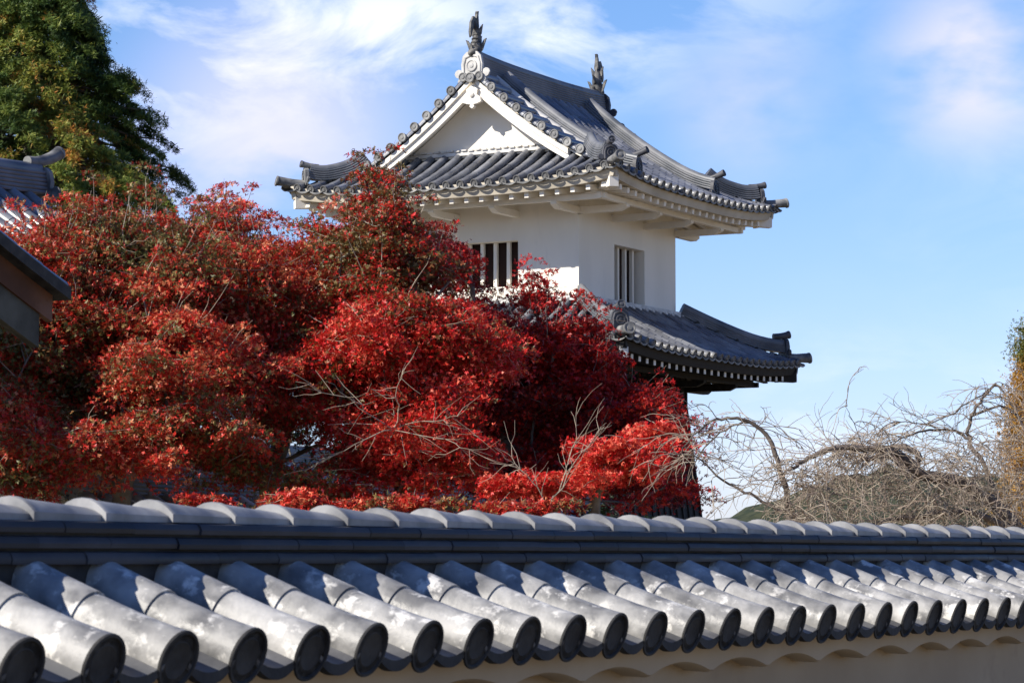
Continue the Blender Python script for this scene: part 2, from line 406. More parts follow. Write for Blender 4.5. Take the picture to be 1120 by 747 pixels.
# verge: barrels across the rake with discs
for sg in (-1, 1):
    for s2, side in ((-1, 'right'), (1, 'left')):
        vb, vd = MB(), MB()
        d = UP.Q-.17
        while d > UP.P-Pv+.12:
            p = UP.pt(side, sg*Pv, d, .05); vb.tone = random.random()
            q = p-X_*(sg*.66)
            vb.tube([p-X_*(sg*.0), q+Z*.0], [.078, .074], 12); disc(vd, p+X_*(sg*.015), X_*sg, .088)
            d -= .262
        # long half-round course running down inside the verge
        cb = MB()
        barrel_row(cb, lambda d, side=side: UP.pt(side, sg*(Pv-.74), d, .05), X_, UP.P-Pv, UP.Q-.1, .095, .27)
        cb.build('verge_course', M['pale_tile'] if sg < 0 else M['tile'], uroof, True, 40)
        vb.build('verge_tiles', M['tile'], uroof, True, 40)
        vd.build('verge_end_tiles', M['tile_edge'], uroof, True, 35)
# descending ridges beside the gables, hip ridges at the corners
def ridge_on(name, pts, courses=4, hw=.10, s=None, m='ridge_tile', cr=.075, ch=.042):
    b = MB(); sweep(b, pts, ridge_profile(hw, courses, ch, cr, .004), s); return b.build(name, M[m], uroof if RTOP is None else RTOP, True, 30)
RTOP = None
def curl_up(pts, amt, n=4):
    L = len(pts)
    return [Vector(p)+Z*(amt*(max(0, (i-(L-1-n))/n))**2) for i, p in enumerate(pts)]
KX = 1.73; KD = .56
for sg in (-1, 1):
    for side in ('right', 'left'):
        pts = [UP.pt(side, sg*KX, UP.Q-.1-(UP.Q-.1-KD)*i/14, .03) for i in range(15)]
        ridge_on('descending_ridge', curl_up(pts, .09), 4, .10, X_)
        o = SIDE[side][1]
        onigawara('descending_ridge_end_tile', M['dark_tile'], uroof, pts[-1]+o*.03-Z*.02, o, .36, .30, True, .35)
def hip(RR, sx, sy, d0, d1, courses, parent_sel, pale):
    pts = []
    for i in range(13):
        d = d1+(d0-d1)*i/12
        x, y = sx*(RR.P-d), sy*(RR.Q-d)
        p = RR.pt('right' if sy < 0 else 'left', x, d, .03); pts.append(p)
    return pts
for sx in (-1, 1):
    for sy in (-1, 1):
        d1 = UP.P-Pv+.22
        pts = hip(UP, sx, sy, .30, d1, 4, None, 0)
        pts = [q+Z*(.13*max(0, 1-i/5)**2) for i, q in enumerate(pts)]
        ridge_on('hip_ridge', curl_up(pts, .10, 5), 5, .105)
        out = Vector((sx, sy, 0)).normalized()
        onigawara('hip_ridge_end_tile', M['dark_tile'] if (sx, sy) != (-1, 1) else M['tile_edge'], uroof, pts[-1]+out*.04+Z*.02, out, .36, .28, True, .16)  # only the sunlit corner keeps the lighter tile; shade is coloured into the rest
        b = MB(); c0 = UP.pt('right' if sy < 0 else 'left', sx*(UP.P-.3), .3, .02); c1 = UP.pt('right' if sy < 0 else 'left', sx*UP.P, 0, .04)+out*.17+Z*.06
        b.tube([c0, c0.lerp(c1, .5)-Z*.01, c1], [.075, .08, .09], 12); disc(b, c1+out*.01, out+Z*.25, .1)
        b.build('corner_eave_tile', M['tile_edge'], uroof, True, 35)
# gables
def gable(sg):
    g = MB(); zb = UP.z+UP.h(dg)-.05; X = sg*Pg
    ys = [UP.Q*(i/20*2-1) for i in range(21)]
    top = [(y, UP.z+UP.h(UP.Q-abs(y))-.12) for y in ys if UP.h(UP.Q-abs(y)) > UP.h(dg)]
    g.prism([(top[0][0], zb)]+top+[(top[-1][0], zb)], (X, 0, 0), Y_, Z, .10)
    root = g.build('gable', M['plaster'], tower)
    b = MB()
    for s2 in (-1, 1):
        side = 'right' if s2 < 0 else 'left'
        n = 16; up, lo = [], []
        for i in range(n+1):
            d = (UP.P-Pv+.55)+(UP.Q-(UP.P-Pv)-.55)*i/n
            p = UP.pt(side, sg*Pv, d); wd = .22+.07*(i/n)
            up.append((s2*(UP.Q-d), p.z-.07)); lo.append((s2*(UP.Q-d), p.z-.07-wd))
        pts = up+lo[::-1]
        b.prism(pts, (sg*(Pv-.13)+s2*.002, 0, 0), Y_, Z, .07)
        # moulding strip along the top of the board
        up2 = [(y, z) for y, z in up]; lo2 = [(y, z-.10) for y, z in up]
        b.prism(up2+lo2[::-1], (sg*(Pv-.075)+s2*.002, 0, -.004), Y_, Z, .055)
    b.build('bargeboard', M['plaster'], root)
    b = MB()          # soffit under the verge
    for s2 in (-1, 1):
        side = 'right' if s2 < 0 else 'left'; rs = []
        for i in range(13):
            d = (UP.P-Pv)+(UP.Q-(UP.P-Pv)-.02)*i/12
            p = UP.pt(side, sg*Pv, d); y = p.y
            rs.append([Vector((sg*(Pv-.12), y, p.z-.10)), Vector((sg*(Pg-.1), y, p.z-.10)), Vector((sg*(Pg-.1), y, p.z-.06)), Vector((sg*(Pv-.12), y, p.z-.06))])
        b.rings(rs)
    b.build('verge_soffit', M['plaster'], root)
    p = MB(); za = zr-.42     # pendant: three lobes with a boss
    o = (sg*(Pv-.07), 0, za)
    pts = []
    for x, y in [(0, -.28), (.05, -.24), (.03, -.20), (.10, -.19), (.19, -.16), (.17, -.07), (.10, -.02), (.12, .08), (0, .16)]: pts.append((x, y))
    pts = pts+[(-x, y) for x, y in pts[::-1]][1:-1]
    p.prism(pts, o, Y_, Z, .08)
    p.lathe((sg*(Pv-.02), 0, za-.02), (sg, 0, 0), [(.05, -.02), (.05, .02), (.02, .035), (0, .035)], 8)
    p.build('gable_pendant', M['plaster'], root)
    t = MB()           # tile and plaster trim along the foot of the gable wall
    yw = UP.Q-dg
    k = -int(yw/.146)
    t.box((sg*(Pg+.06), 0, zb+.07), (.05, yw, .035))
    while k*.146 < yw:
        t.box((sg*(Pg+.10), k*.146, zb+.12+.01*((k % 2))), (.04, .05, .014)); k += 1
    t.build('gable_foot_trim', M['joint'], root)
gable(-1); gable(1)

# eaves: fascia, rafters, beam, brackets, soffit
def eaves(RR, hxw, hyw, name, mats, drop_f, fh, rafter_z, rafter_sl, beam_d, end_mat=None, rpitch=.31, wall_z=None, parent=tower):
    fas = MB()
    z_in = {}
    for side in ('front', 'back', 'right', 'left'):
        s, out = SIDE[side]; A = RR.Q if side in ('front', 'back') else RR.P
        n = 24; rs = []
        for i in range(n+1):
            a = -(A-.07)+2*(A-.07)*i/n
            p = RR.pt(side, a, .0); c = p-out*.07
            rs.append([c-out*.0+Z*(-drop_f), c-out*.09+Z*(-drop_f), c-out*.13+Z*(-drop_f-fh), c-out*.05+Z*(-drop_f-fh)])
        fas.rings(rs)
        rs = []
        for i in range(n+1):      # second, thinner layer under the tiles
            a = -(A-.02)+2*(A-.02)*i/n
            c = RR.pt(side, a, .09)-Z*(drop_f-.0)
            rs.append([c, c-out*.12, c-out*.12+Z*.055, c+Z*.055])
        fas.rings(rs)
    root = fas.build(name, mats[0], parent)
    sof = MB()
    for side in ('front', 'back', 'right', 'left'):
        s, out = SIDE[side]; A, dw = (RR.Q, RR.P-hxw) if side in ('front', 'back') else (RR.P, RR.Q-hyw)
        n = 20; rs = []
        for d in (.14, .5, 1.0, dw+.05):
            row = []
            for i in range(n+1):
                a = (-(A-d)+2*(A-d)*i/n)
                q = RR.pt(side, a, d); lift = q.z-RR.z-RR.h(d)
                row.append(Vector((q.x, q.y, RR.z+lift-drop_f-fh+.012+rafter_sl*(d-.14))))
            rs.append(row)
        sof.rings(rs, False, False)
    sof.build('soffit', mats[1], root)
    # rafters
    proto = {}
    for side in ('front', 'back', 'right', 'left'):
        s, out = SIDE[side]; A, dw = (RR.Q, RR.P-hxw) if side in ('front', 'back') else (RR.P, RR.Q-hyw)
        k = int((A-.35)/rpitch)
        for j in range(-k, k+1):
            a = j*rpitch; L = min(dw+.02, A-abs(a)-.02)
            q = RR.pt(side, a, .2); lift = q.z-RR.z-RR.h(.2)
            p0 = Vector((q.x, q.y, RR.z+lift-drop_f-fh-.045)); p1 = p0-out*(L-.2)+Z*(rafter_sl*(L-.2)-lift*.5)
            b = MB(); b.beam(p0, p1, .085, .095); ro = b.build('rafter', mats[2], root)
            if end_mat:
                e = MB(); e.beam(p0+out*.012, p0-out*.001, .08, .09); eo = e.build('painted_rafter_tip', end_mat, root)
    # corner rafters
    for sx in (-1, 1):
        for sy in (-1, 1):
            out = Vector((sx, sy, 0)).normalized()
            q = RR.pt('right' if sy < 0 else 'left', sx*(RR.P-.16), .16); p0 = Vector((q.x, q.y, q.z-RR.h(.16)-drop_f-fh-.04))+out*.05
            p1 = Vector((sx*(hxw-.05), sy*(hyw-.05), p0.z+rafter_sl*1.2-RR.lift*.6))
            b = MB(); b.beam(p0, p1, .17, .20); b.build('corner_rafter', mats[2], root)
            if end_mat:
                e = MB(); e.beam(p0+out*.014, p0-out*.001, .16, .19); e.build('corner_rafter_tip', end_mat, root)
    # outrigger beam and brackets
    zb = RR.z-drop_f-fh-.10-.07+rafter_sl*beam_d
    bx_, by_ = RR.P-beam_d, RR.Q-beam_d
    b = MB()
    for sg in (-1, 1):
        b.box((0, sg*by_, zb), (bx_+.10, .045, .05)); b.box((sg*bx_, 0, zb-.003), (.045, by_+.10, .05))
    b.build('eave_beam', mats[2], root)
    for side in ('front', 'back', 'right', 'left'):
        s, out = SIDE[side]; A, hw, dd = (hyw, hxw, bx_) if side in ('front', 'back') else (hxw, hyw, by_)
        for a in (-A, -A/3, A/3, A):
            b = MB(); c0 = s*a+out*(hw-.02)+Z*(zb-.10); c1 = s*a+out*(dd+.08)+Z*(zb-.10)
            # bracket arm with a cut end
            w = .075 if abs(a) < A else .08
            e1 = out; L = (c1-c0).length
            b.prism([(0, -.07), (L-.16, -.07), (L, .0), (L, .05), (0, .05)], c0, e1, Z, w*1.6)
            b.build('bracket', mats[2], root)
    return root
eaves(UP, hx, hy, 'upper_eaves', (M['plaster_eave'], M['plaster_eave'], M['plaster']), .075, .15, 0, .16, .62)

# storey walls with real window openings
def wall_box(mb, zb, zt, openings, hx, hy, th=.24):
    """openings: side -> (a0,a1,z0,z1)"""
    for side in ('front', 'back', 'right', 'left'):
        s, out = SIDE[side]; A, D = (hy, hx) if side in ('front', 'back') else (hx, hy)
        if side in ('right', 'left'): A2 = A-th
        else: A2 = A
        c = lambda a0, a1, z0, z1: mb.box(s*((a0+a1)/2)+out*(D-th/2)+Z*((z0+z1)/2), ((a1-a0)/2, th/2, (z1-z0)/2), (s, out, Z))
        op = openings.get(side)
        if not op: c(-A2, A2, zb, zt)
        else:
            a0, a1, z0, z1 = op
            c(-A2, a0, zb, zt); c(a1, A2, zb, zt); c(a0, a1, zb, z0); c(a0, a1, z1, zt)
ops = {'front': (-.66, .66, 5.0+E0, 5.855+E0), 'right': (-.625, .69, 4.80+E0, 5.86+E0)}
ops['back'] = ops['front']; ops['left'] = ops['right']
mb = MB(); wall_box(mb, 4.45+E0, 6.9+E0, ops, hx, hy)
uw = mb.build('upper_storey_wall', M['plaster'], tower)
for side, (a0, a1, z0, z1) in ops.items():
    s, out = SIDE[side]; D = hx if side in ('front', 'back') else hy
    b = MB(); b.box(s*((a0+a1)/2)+out*(D-.34)+Z*((z0+z1)/2), ((a1-a0)/2+.1, .02, (z1-z0)/2+.1), (s, out, Z))
    win = b.build('window', M['interior'], tower)
    nb = 4; pos = (.17, .49, .81, 1.13) if side in ('right', 'left') else (.29, .57, .85, 1.13)
    for k in range(nb):
        a = a0+pos[k]
        b = MB(); b.box(s*a+out*(D-.19)+Z*((z0+z1)/2), (.034, .035, (z1-z0)/2-.002), (s, out, Z)); b.build('window_bar', M['plaster'], win)

# lower roof and boarded ground storey
LO = Roof(hx+1.90, hy+1.90, 3.70+E0, .44, .055, .16)
lx = mkrows(LO.P, .292); ly = mkrows(LO.Q, .292)
wtop = 1.90
dl = lambda A: (lambda a: min(wtop-.02, max(0, A-abs(a))))
lroof = tile_roof(tower, LO, [('front', ly, dl(LO.Q)), ('back', ly, dl(LO.Q)), ('right', lx, dl(LO.P)), ('left', lx, dl(LO.P))], 'lower_roof')
RTOP = lroof
for sx in (-1, 1):
    for sy in (-1, 1):
        pts = hip(LO, sx, sy, .30, wtop-.05, 4, None, 0)
        ridge_on('hip_ridge', curl_up(pts, .08, 5), 4, .10, None, 'ridge_tile')
        out = Vector((sx, sy, 0)).normalized()
        onigawara('hip_ridge_end_tile', M['dark_tile'], lroof, pts[-1]+out*.04+Z*.02, out, .42, .34, True, .16)
        b = MB(); c0 = LO.pt('right' if sy < 0 else 'left', sx*(LO.P-.3), .3, .02); c1 = LO.pt('right' if sy < 0 else 'left', sx*LO.P, 0, .04)+out*.14+Z*.05
        b.tube([c0, c0.lerp(c1, .5)-Z*.01, c1], [.08, .085, .1], 12); disc(b, c1+out*.01, out+Z*.2, .11)
        b.build('corner_eave_tile', M['tile_edge'], lroof, True, 35)
# plaster and tile flashing where the lower roof meets the wall
b = MB(); bt = MB(); zf = LO.z+LO.h(wtop)-.03
for side in ('front', 'back', 'right', 'left'):
    s, out = SIDE[side]; A, D = (hy, hx) if side in ('front', 'back') else (hx, hy)
    e = 0 if side in ('right', 'left') else .12
    b.box(out*(D+.06)+Z*(zf+.045), (A+e, .06, .035), (s, out, Z))
    k = -int(A/.146)
    while k*.146 < A:
        bt.box(out*(D+.135)+s*(k*.146+.03)+Z*(zf-.005), (.055, .03, .022), (s, out, Z)); k += 1
b.build('wall_foot_flashing', M['joint'], lroof); bt.build('flashing_joints', M['joint'], lroof)
eaves(LO, hx+.15, hy+.15, 'lower_eaves', (M['black_wood'], M['black_wood'], M['black_wood']), .08, .15, 0, .12, .75, M['rafter_end'], .31)
def lower_storey():
    zt, zb = LO.z-.1, 0
    f = lambda z: .14+.098*((2.95+E0)-z) if z < 2.95+E0 else .14
    b = MB(); rs = []
    for z in (zb, .8, 1.6, 2.4, 3.2, 4.0, 2.95+E0, zt):
        e = f(z); rs.append([Vector((sx*(hx+e), sy*(hy+e), z)) for sx, sy in ((-1, -1), (1, -1), (1, 1), (-1, 1))])
    b.rings(rs)
    w = b.build('lower_storey_wall', M['black_wood'], tower)
    bt = MB()
    for side in ('front', 'back', 'right', 'left'):
        s, out = SIDE[side]; A, D = (hy, hx) if side in ('front', 'back') else (hx, hy)
        for k in range(-9, 10):
            fr = k/9
            p0 = s*(fr*(A+f(0)))+out*(D+f(0)+.012); p1 = s*(fr*(A+.14))+out*(D+.14+.012)
            p1.z = 2.95+E0; bt.beam(p0, p1, .055, .035, out); p2 = p1+Z*.6; bt.beam(p1, p2, .055, .035, out)
    bt.build('batten_strips', M['black_wood'], w)
lower_storey()

# ------------------------------------------------------------ FOREGROUND WALL
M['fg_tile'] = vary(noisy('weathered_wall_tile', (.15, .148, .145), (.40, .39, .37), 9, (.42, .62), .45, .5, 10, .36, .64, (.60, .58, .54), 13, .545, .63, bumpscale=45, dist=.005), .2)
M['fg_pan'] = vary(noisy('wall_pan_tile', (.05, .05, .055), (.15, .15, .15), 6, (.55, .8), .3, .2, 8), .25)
M['fg_end'] = noisy('wall_end_tile', (.025, .025, .026), (.06, .058, .055), 12, (.7, .85), .2, .3, 8, bumpscale=60)
M['fg_noshi'] = vary(noisy('wall_ridge_tile', (.018, .019, .024), (.05, .05, .056), 5, (.5, .7), .3, .15, 8, stretch=(1, 1, 2)), .35)
M['fg_cap'] = vary(noisy('wall_cap_tile', (.14, .14, .145), (.32, .315, .31), 8, (.45, .65), .4, .15, 8, bumpscale=60, dist=.004), .12)
M['clay'] = noisy('clay_wall', (.36, .28, .19), (.46, .37, .26), 1.3, (.8, .9), .15, .25, 8, .35, .7, (.33, .25, .18), 2.2, .58, .75, bumpscale=30, dist=.006)
M['clay_eave'] = noisy('clay_eave', (.50, .41, .30), (.42, .34, .25), 2, (.8, .9), .15, .15, 8, bumpscale=30, dist=.004)
fgw = empty('boundary_wall', (0, 0, 0), ROT, 'long low clay wall in the foreground capped with weathered grey tiles', 'wall')
# local x = along, local y = distance from the camera plane
S0, S1 = -6.0, 30.0
def fg_axis(dy): return EYE-.250+.33*dy+.11*dy*dy
Yo = 3.88
pans, bars, ends, lips = MB(), MB(), MB(), MB()
k0 = int((S0-6.70)/.3); k1 = int((S1-6.70)/.3)
def fg_row(s, back=False):
    sgn = -1 if back else 1
    y0 = Yo if not back else 2*4.42-Yo
    fn = lambda d: Vector((s, y0+sgn*d, fg_axis(d)))
    near = (3.5 < s < 15) and not back
    na = 18 if near else 8
    js = random.uniform(-.004, .004)
    # lower tile, upper tile (its lower end tucked over by a slim collar)
    for (a, b_, r0, r1, lip) in ((.0, .29, .0715, .0675, 0), (.272, .58, .0735, .070, 1)):
        bars.tone = random.random(); rs = []
        st = [a, a]+[a+(b_-a)*q/6 for q in range(7)] if lip else [a+(b_-a)*q/6 for q in range(7)]
        for q, d in enumerate(st):
            p, t, n = frame(fn, d, X_); t2 = (d-a)/(b_-a); rr = r0+(r1-r0)*t2
            if lip and q == 0: rr = .0655
            if not lip: rr += .0055*max(0, 1-t2*2.2)**2
            p = p+X_*js
            rs.append([p+X_*(math.cos(w)*rr)+n*(math.sin(w)*rr) for w in [R(-25+230*j/na) for j in range(na+1)]])
        bars.rings(rs, False, False)
    p, t, n = frame(fn, 0, X_)
    ends.lathe(p-t*.002+X_*js, -t, [(.0775, -.004), (.0775, 0), (.076, .003), (.069, .003), (.066, -.004), (.050, -.004), (.047, -.002), (.044, -.004), (0, -.003)], 32 if near else 14)
    m = s+.15
    fp = lambda d: Vector((m, y0+sgn*d, fg_axis(d)-.0))
    pan_row(pans, fp, X_, .1, 0, .58, .03, .145, 8, .006)
    eave_lip(lips, Vector((m, y0+sgn*.034, fg_axis(0)-.002)), X_, Y_*-sgn, .105, .032, .030, .026, 10)
for k in range(k0, k1+1):
    fg_row(6.70+.3*k); fg_row(6.70+.3*k, True)
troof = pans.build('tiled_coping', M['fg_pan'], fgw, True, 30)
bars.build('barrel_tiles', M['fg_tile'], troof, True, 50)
ends.build('round_end_tiles', M['fg_end'], troof, True, 40)
lips.build('eave_lip_tiles', M['fg_end'], troof, True, 40)
# ridge: mortar core, three flat courses, lapped cap tiles
YC = 4.42
b = MB(); b.span((S0, YC-.085, EYE-.16), (S1, YC+.085, EYE+.08)); core = b.build('ridge', M['fg_end'], fgw)
nsh = MB()
for c, (z0, z1, hw) in enumerate([(-.018, .015, .110), (.022, .054, .106), (.061, .092, .102)]):
    x = S0+c*.11; L = .30
    while x < S1:
        nsh.tone = random.random(); j = random.uniform(-.003, .003); jz = random.uniform(-.0012, .0012)
        w = hw+j
        pr = [(-w, z0), (-w-.003, z0+.012), (-w+.001, z1-.010), (-w+.007, z1-.003), (-w+.02, z1), (w-.02, z1), (w-.007, z1-.003), (w-.001, z1-.010), (w+.003, z0+.012), (w, z0)]
        nsh.rings([[Vector((xx, YC+a, EYE+z+jz)) for a, z in pr] for xx in (x+.0015, min(x+L, S1)-.0015)])
        x += L
nsh.build('flat_ridge_courses', M['fg_noshi'], core, True, 35)
cap = MB(); x = 7.317-.30*44
while x < S1:
    cap.tone = random.random(); dz = random.uniform(-.002, .002)
    def prof(sc, lift=0):
        w = .085*(.5+.5*sc); hgt = .107+.042*sc-.118
        xs_ = [-1, -.9, -.75, -.55, -.3, 0, .3, .55, .75, .9, 1]
        return [(-w, .092)]+[(-w if abs(q) == 1 and q < 0 else w if q == 1 else w*q, .100+.014*sc+(hgt+.010*sc)*(1-abs(q)**2.2)) for q in xs_]+[(w, .092)]
    rs = []
    for t, sc in ((0, .62), (0, .97), (.015, 1.0), (.05, 1.0), (.12, .93), (.5, .80), (1.05, .62)):
        rs.append([Vector((x+.30*t, YC+a, EYE+z+dz)) for a, z in prof(sc)])
    cap.rings(rs)
    x += .30
cap.build('ridge_cap_tiles', M['fg_cap'], core, True, 38)
# clay body and the scalloped plaster under the eaves
b = MB(); b.span((S0, 4.10, 0), (S1, 4.74, EYE-.20)); b.build('wall_body', M['clay'], fgw)
for sg in (-1, 1):
    ew = MB(); n = int((S1-S0)/.0315); rs = []
    for i in range(n+1):
        x = S0+i*.0315; ph = (x-6.9)/.504; w = abs(math.sin(math.pi*ph)); zz = EYE-.402+.042*w**.8
        ya = YC-sg*.42; yb = YC-sg*.31
        rs.append([Vector((x, YC-sg*.45, EYE-.285)), Vector((x, ya-sg*.012, EYE-.31)), Vector((x, ya, zz)), Vector((x, ya+sg*.02, zz-.008)), Vector((x, yb, zz-.004)), Vector((x, yb, EYE-.20)), Vector((x, YC-sg*.45, EYE-.262))])
    ew.rings(rs); ew.build('scalloped_eave_plaster', M['clay_eave'], fgw, True, 50)
#MORE
M['limed'] = vary(noisy('limed_roof_tile', (.30, .30, .31), (.62, .61, .58), 4, (.5, .8), .3, .1, 8, .4, .6), .25)
# ------------------------------------------------------------ SURROUNDINGS: roofs behind
def hall(name, O, length, hrun, z0, s0, c, label, cat, pitch=.29, wall=.8, mw='plaster', group=None, tilem='tile', overhang=0):
    """small gabled building or roofed wall, ridge along local x from O (far end is +x)"""
    root = empty(name, O, ROT, label, cat, group)
    P_, Q_ = length/2, hrun
    RR = Roof(P_, Q_, z0, s0, c, 0)
    pans, bar, ends, lips = MB(), MB(), MB(), MB()
    nrow = int((P_-.05)/pitch); rows = [k*pitch for k in range(-nrow, nrow+1)]
    for side in ('right', 'left'): roof_side(RR, side, rows, lambda a: Q_-.02, bar, pans, ends, lips)
    rf = pans.build('roof', M[tilem], root, True, 30); bar.build('barrel_tiles', M[tilem], rf, True, 40)
    ends.build('eave_end_tiles', M['tile_edge'], rf, True, 35); lips.build('eave_lip_tiles', M['tile_edge'], rf, True, 40)
    zt = z0+RR.h(Q_)
    b = MB(); sweep(b, [Vector((x, 0, zt-.06+.05*(abs(x)/P_)**4)) for x in [P_*(i/8-1) for i in range(17)]], ridge_profile(.13, 6, .045, .075, .004)); b.build('main_ridge', M['ridge_tile'], rf, True, 30)
    for sg in (-1, 1):
        onigawara('ridge_end_tile', M['tile_edge'], rf, (sg*(P_+.04), 0, zt-.05), (sg, 0, 0), .42, .36, True, .6)
        g = MB(); ys = [Q_*(i/10-1) for i in range(21)]
        g.prism([(-Q_+wall, z0+.0)]+[(y, z0+RR.h(Q_-abs(y))-.08) for y in ys if abs(y) <= Q_-wall]+[(Q_-wall, z0)], (sg*(P_-.35), 0, 0), Y_, Z, .12)
        g.build('gable_wall', M[mw], root)
    w = MB(); w.span((-P_+.35, -Q_+wall, 0), (P_-.35, Q_-wall, z0+RR.h(wall)-.1)); w.build('wall', M[mw], root)
    return root
def place(x, y, Y): p = at(x, y, Y); return p
# storehouse whose ridge end shows beside the cypress
pr = at(42, 214, 31)                                         # foot of the ridge at its far end
Ls, hr = 7.0, 2.6; hh = .42*hr+.06*hr*hr
hall('storehouse', (pr.x-U.x*Ls/2, pr.y-U.y*Ls/2, 0), Ls, hr, pr.z-hh+.02, .42, .06,
     'tiled storehouse roof at left whose ridge ends in a curled horn tile', 'building')
# low roofs seen through the gaps under the maples
for (x, y, Y, L, hr, lab, cat, nm) in [(470, 500, 46, 9.0, 2.2, 'low tiled outbuilding roof glimpsed between maple branches left of the turret', 'building', 'outbuilding'),
                              (640, 536, 39, 12.0, 1.6, 'pale tiled inner wall roof showing just above the foreground wall', 'wall', 'inner_wall')]:
    p = at(x, y, Y); hh = .5*hr+.03*hr*hr
    hall(nm, (p.x-U.x*L/2, p.y-U.y*L/2, 0), L, hr, p.z-hh-.25, .5, .03, lab, cat, wall=.5, tilem='limed')
# gatehouse gable at the left edge: verge, reddish boards, grey bargeboard
def gate():
    Yg = 19.0; p = at(78, 315, Yg)            # lower tip of the verge
    root = empty('gatehouse', (p.x, p.y, 0), ROT+math.pi/2, 'dark wooden gatehouse gable with weathered grey bargeboard jutting in at left', 'building')
    run, slope, L = 2.8, .46, 4.0
    prof = lambda t: p.z+slope*t-.03*t*(run-t)
    def slab(name, t0, o0, o1, x0, x1, m):
        b = MB(); rs = []
        for i in range(25):
            t = t0+(2*run-2*t0)*i/24; z = prof(min(t, 2*run-t))
            rs.append([Vector((x0, t, z+o0)), Vector((x1, t, z+o0)), Vector((x1, t, z+o1)), Vector((x0, t, z+o1))])
        b.rings(rs); return b.build(name, m, root)
    rf = slab('roof', 0, -.085, .0, 0, L, M['fg_end'])
    slab('verge_board', .08, -.27, -.083, .10, .15, M['red_wood'])
    slab('bargeboard', .20, -.50, -.265, .12, .19, M['old_wood'])
    slab('soffit', .12, -.13, -.087, .15, L-.1, M['red_wood'])
    b = MB()
    for k in range(13):
        for f in (lambda d: d, lambda d: 2*run-d):
            barrel_row(b, lambda d, k=k, f=f: Vector((.08+k*.29, f(d), prof(d)+.0)), X_, 0, run, .055, .28)
    b.build('barrel_tiles', M['tile'], rf, True, 40)
    w = MB(); w.span((.6, 1.1, 0), (L-.4, 2*run-1.1, prof(1.1)-.2)); w.prism([(1.1, prof(1.1)-.2), (run, prof(run)-.3), (2*run-1.1, prof(1.1)-.2)], (.66, 0, 0), Y_, Z, .1); w.build('wall', M['old_wood'], root)
    for y in (1.0, 2*run-1.0):
        w = MB(); w.span((.3, y-.12, 0), (.54, y+.12, prof(.9)-.2)); w.build('post', M['old_wood'], root)
M['red_wood'] = noisy('reddish_boards', (.15, .06, .028), (.08, .034, .018), 3, (.6, .8), .3, .2, 8, stretch=(6, 1, 1))
M['old_wood'] = noisy('weathered_boards', (.10, .098, .08), (.035, .035, .03), 3.5, (.7, .85), .2, .4, 8, stretch=(6, 1, 1), bumpscale=20)
gate()

# ------------------------------------------------------------ foliage tools (numpy)
def np_mesh(name, verts, loops, counts, m, parent=None, attr=None, smooth=False):
    me = bpy.data.meshes.new(name)
    me.vertices.add(len(verts)); me.vertices.foreach_set('co', np.asarray(verts, np.float32).ravel())
    me.loops.add(len(loops)); me.loops.foreach_set('vertex_index', np.asarray(loops, np.int32))
    st = np.concatenate([[0], np.cumsum(counts)[:-1]]).astype(np.int32)
    me.polygons.add(len(counts)); me.polygons.foreach_set('loop_start', st)
    if smooth: me.polygons.foreach_set('use_smooth', np.ones(len(counts), bool))
    if attr is not None:
        a = me.attributes.new('tone', 'FLOAT', 'POINT'); a.data.foreach_set('value', np.asarray(attr, np.float32))
    me.materials.append(m); me.update(calc_edges=True)
    o = bpy.data.objects.new(name, me); scene.collection.objects.link(o)
    if parent: o.parent = parent
    return o
def unit(a): return a/np.maximum(np.linalg.norm(a, axis=-1, keepdims=True), 1e-9)
def leaf_mesh(name, pos, nrm, size, tone, m, parent, lobes=((0, 1.0), (62, .82), (-62, .82), (118, .5), (-118, .5)), wid=.24, fold=.35):
    """star leaves: each lobe a narrow rhomb sharing the centre vertex"""
    N = len(pos); nrm = unit(nrm); t = unit(np.cross(nrm, rng.normal(size=(N, 3)))); b = np.cross(nrm, t)
    K = len(lobes); V_ = np.zeros((N, 1+3*K, 3)); V_[:, 0] = pos
    for i, (ang, ln) in enumerate(lobes):
        a = math.radians(ang); d = t*math.cos(a)+b*math.sin(a); e = -t*math.sin(a)+b*math.cos(a)
        f = rng.normal(0, fold, (N, 1))
        s = size[:, None]*ln
        V_[:, 1+3*i] = pos+d*s*.5+e*s*wid+nrm*s*(.5*f+.04)
        V_[:, 2+3*i] = pos+d*s+nrm*s*f*1.3
        V_[:, 3+3*i] = pos+d*s*.5-e*s*wid+nrm*s*(.5*f+.04)
    base = (np.arange(N)*(1+3*K))[:, None, None]
    q = np.array([[0, 3+3*i, 2+3*i, 1+3*i] for i in range(K)])[None]
    F = (base+q).reshape(-1)
    return np_mesh(name, V_.reshape(-1, 3), F, np.full(N*K, 4), m, parent, np.repeat(tone, 1+3*K))
def limbs_mesh(name, paths, m, parent, n=5):
    """paths: list of (points Nx3, radii N)"""
    vs, fs, off = [], [], 0
    for pts, rad in paths:
        pts = np.asarray(pts, float); L = len(pts)
        if L < 2: continue
        d = np.gradient(pts, axis=0); d = unit(d)
        ref = np.cross(d, [0.31, .17, .93]); ref = unit(ref); bb = np.cross(d, ref)
        nn = n if rad[0] > .012 else 3
        for k in range(nn):
            a = 2*math.pi*k/nn
        ang = 2*math.pi*np.arange(nn)/nn
        r = pts[:, None]+(ref[:, None]*np.cos(ang)[None, :, None]+bb[:, None]*np.sin(ang)[None, :, None])*np.asarray(rad)[:, None, None]
        vs.append(r.reshape(-1, 3))
        i = np.arange(L-1)[:, None]*nn; j = np.arange(nn)[None]; j2 = (j+1) % nn
        q = np.stack([i+j, i+j2, i+nn+j2, i+nn+j], -1).reshape(-1, 4)+off
        fs.append(q); off += L*nn
    V_ = np.concatenate(vs); F = np.concatenate(fs)
    return np_mesh(name, V_, F.ravel(), np.full(len(F), 4), m, parent, None, True)
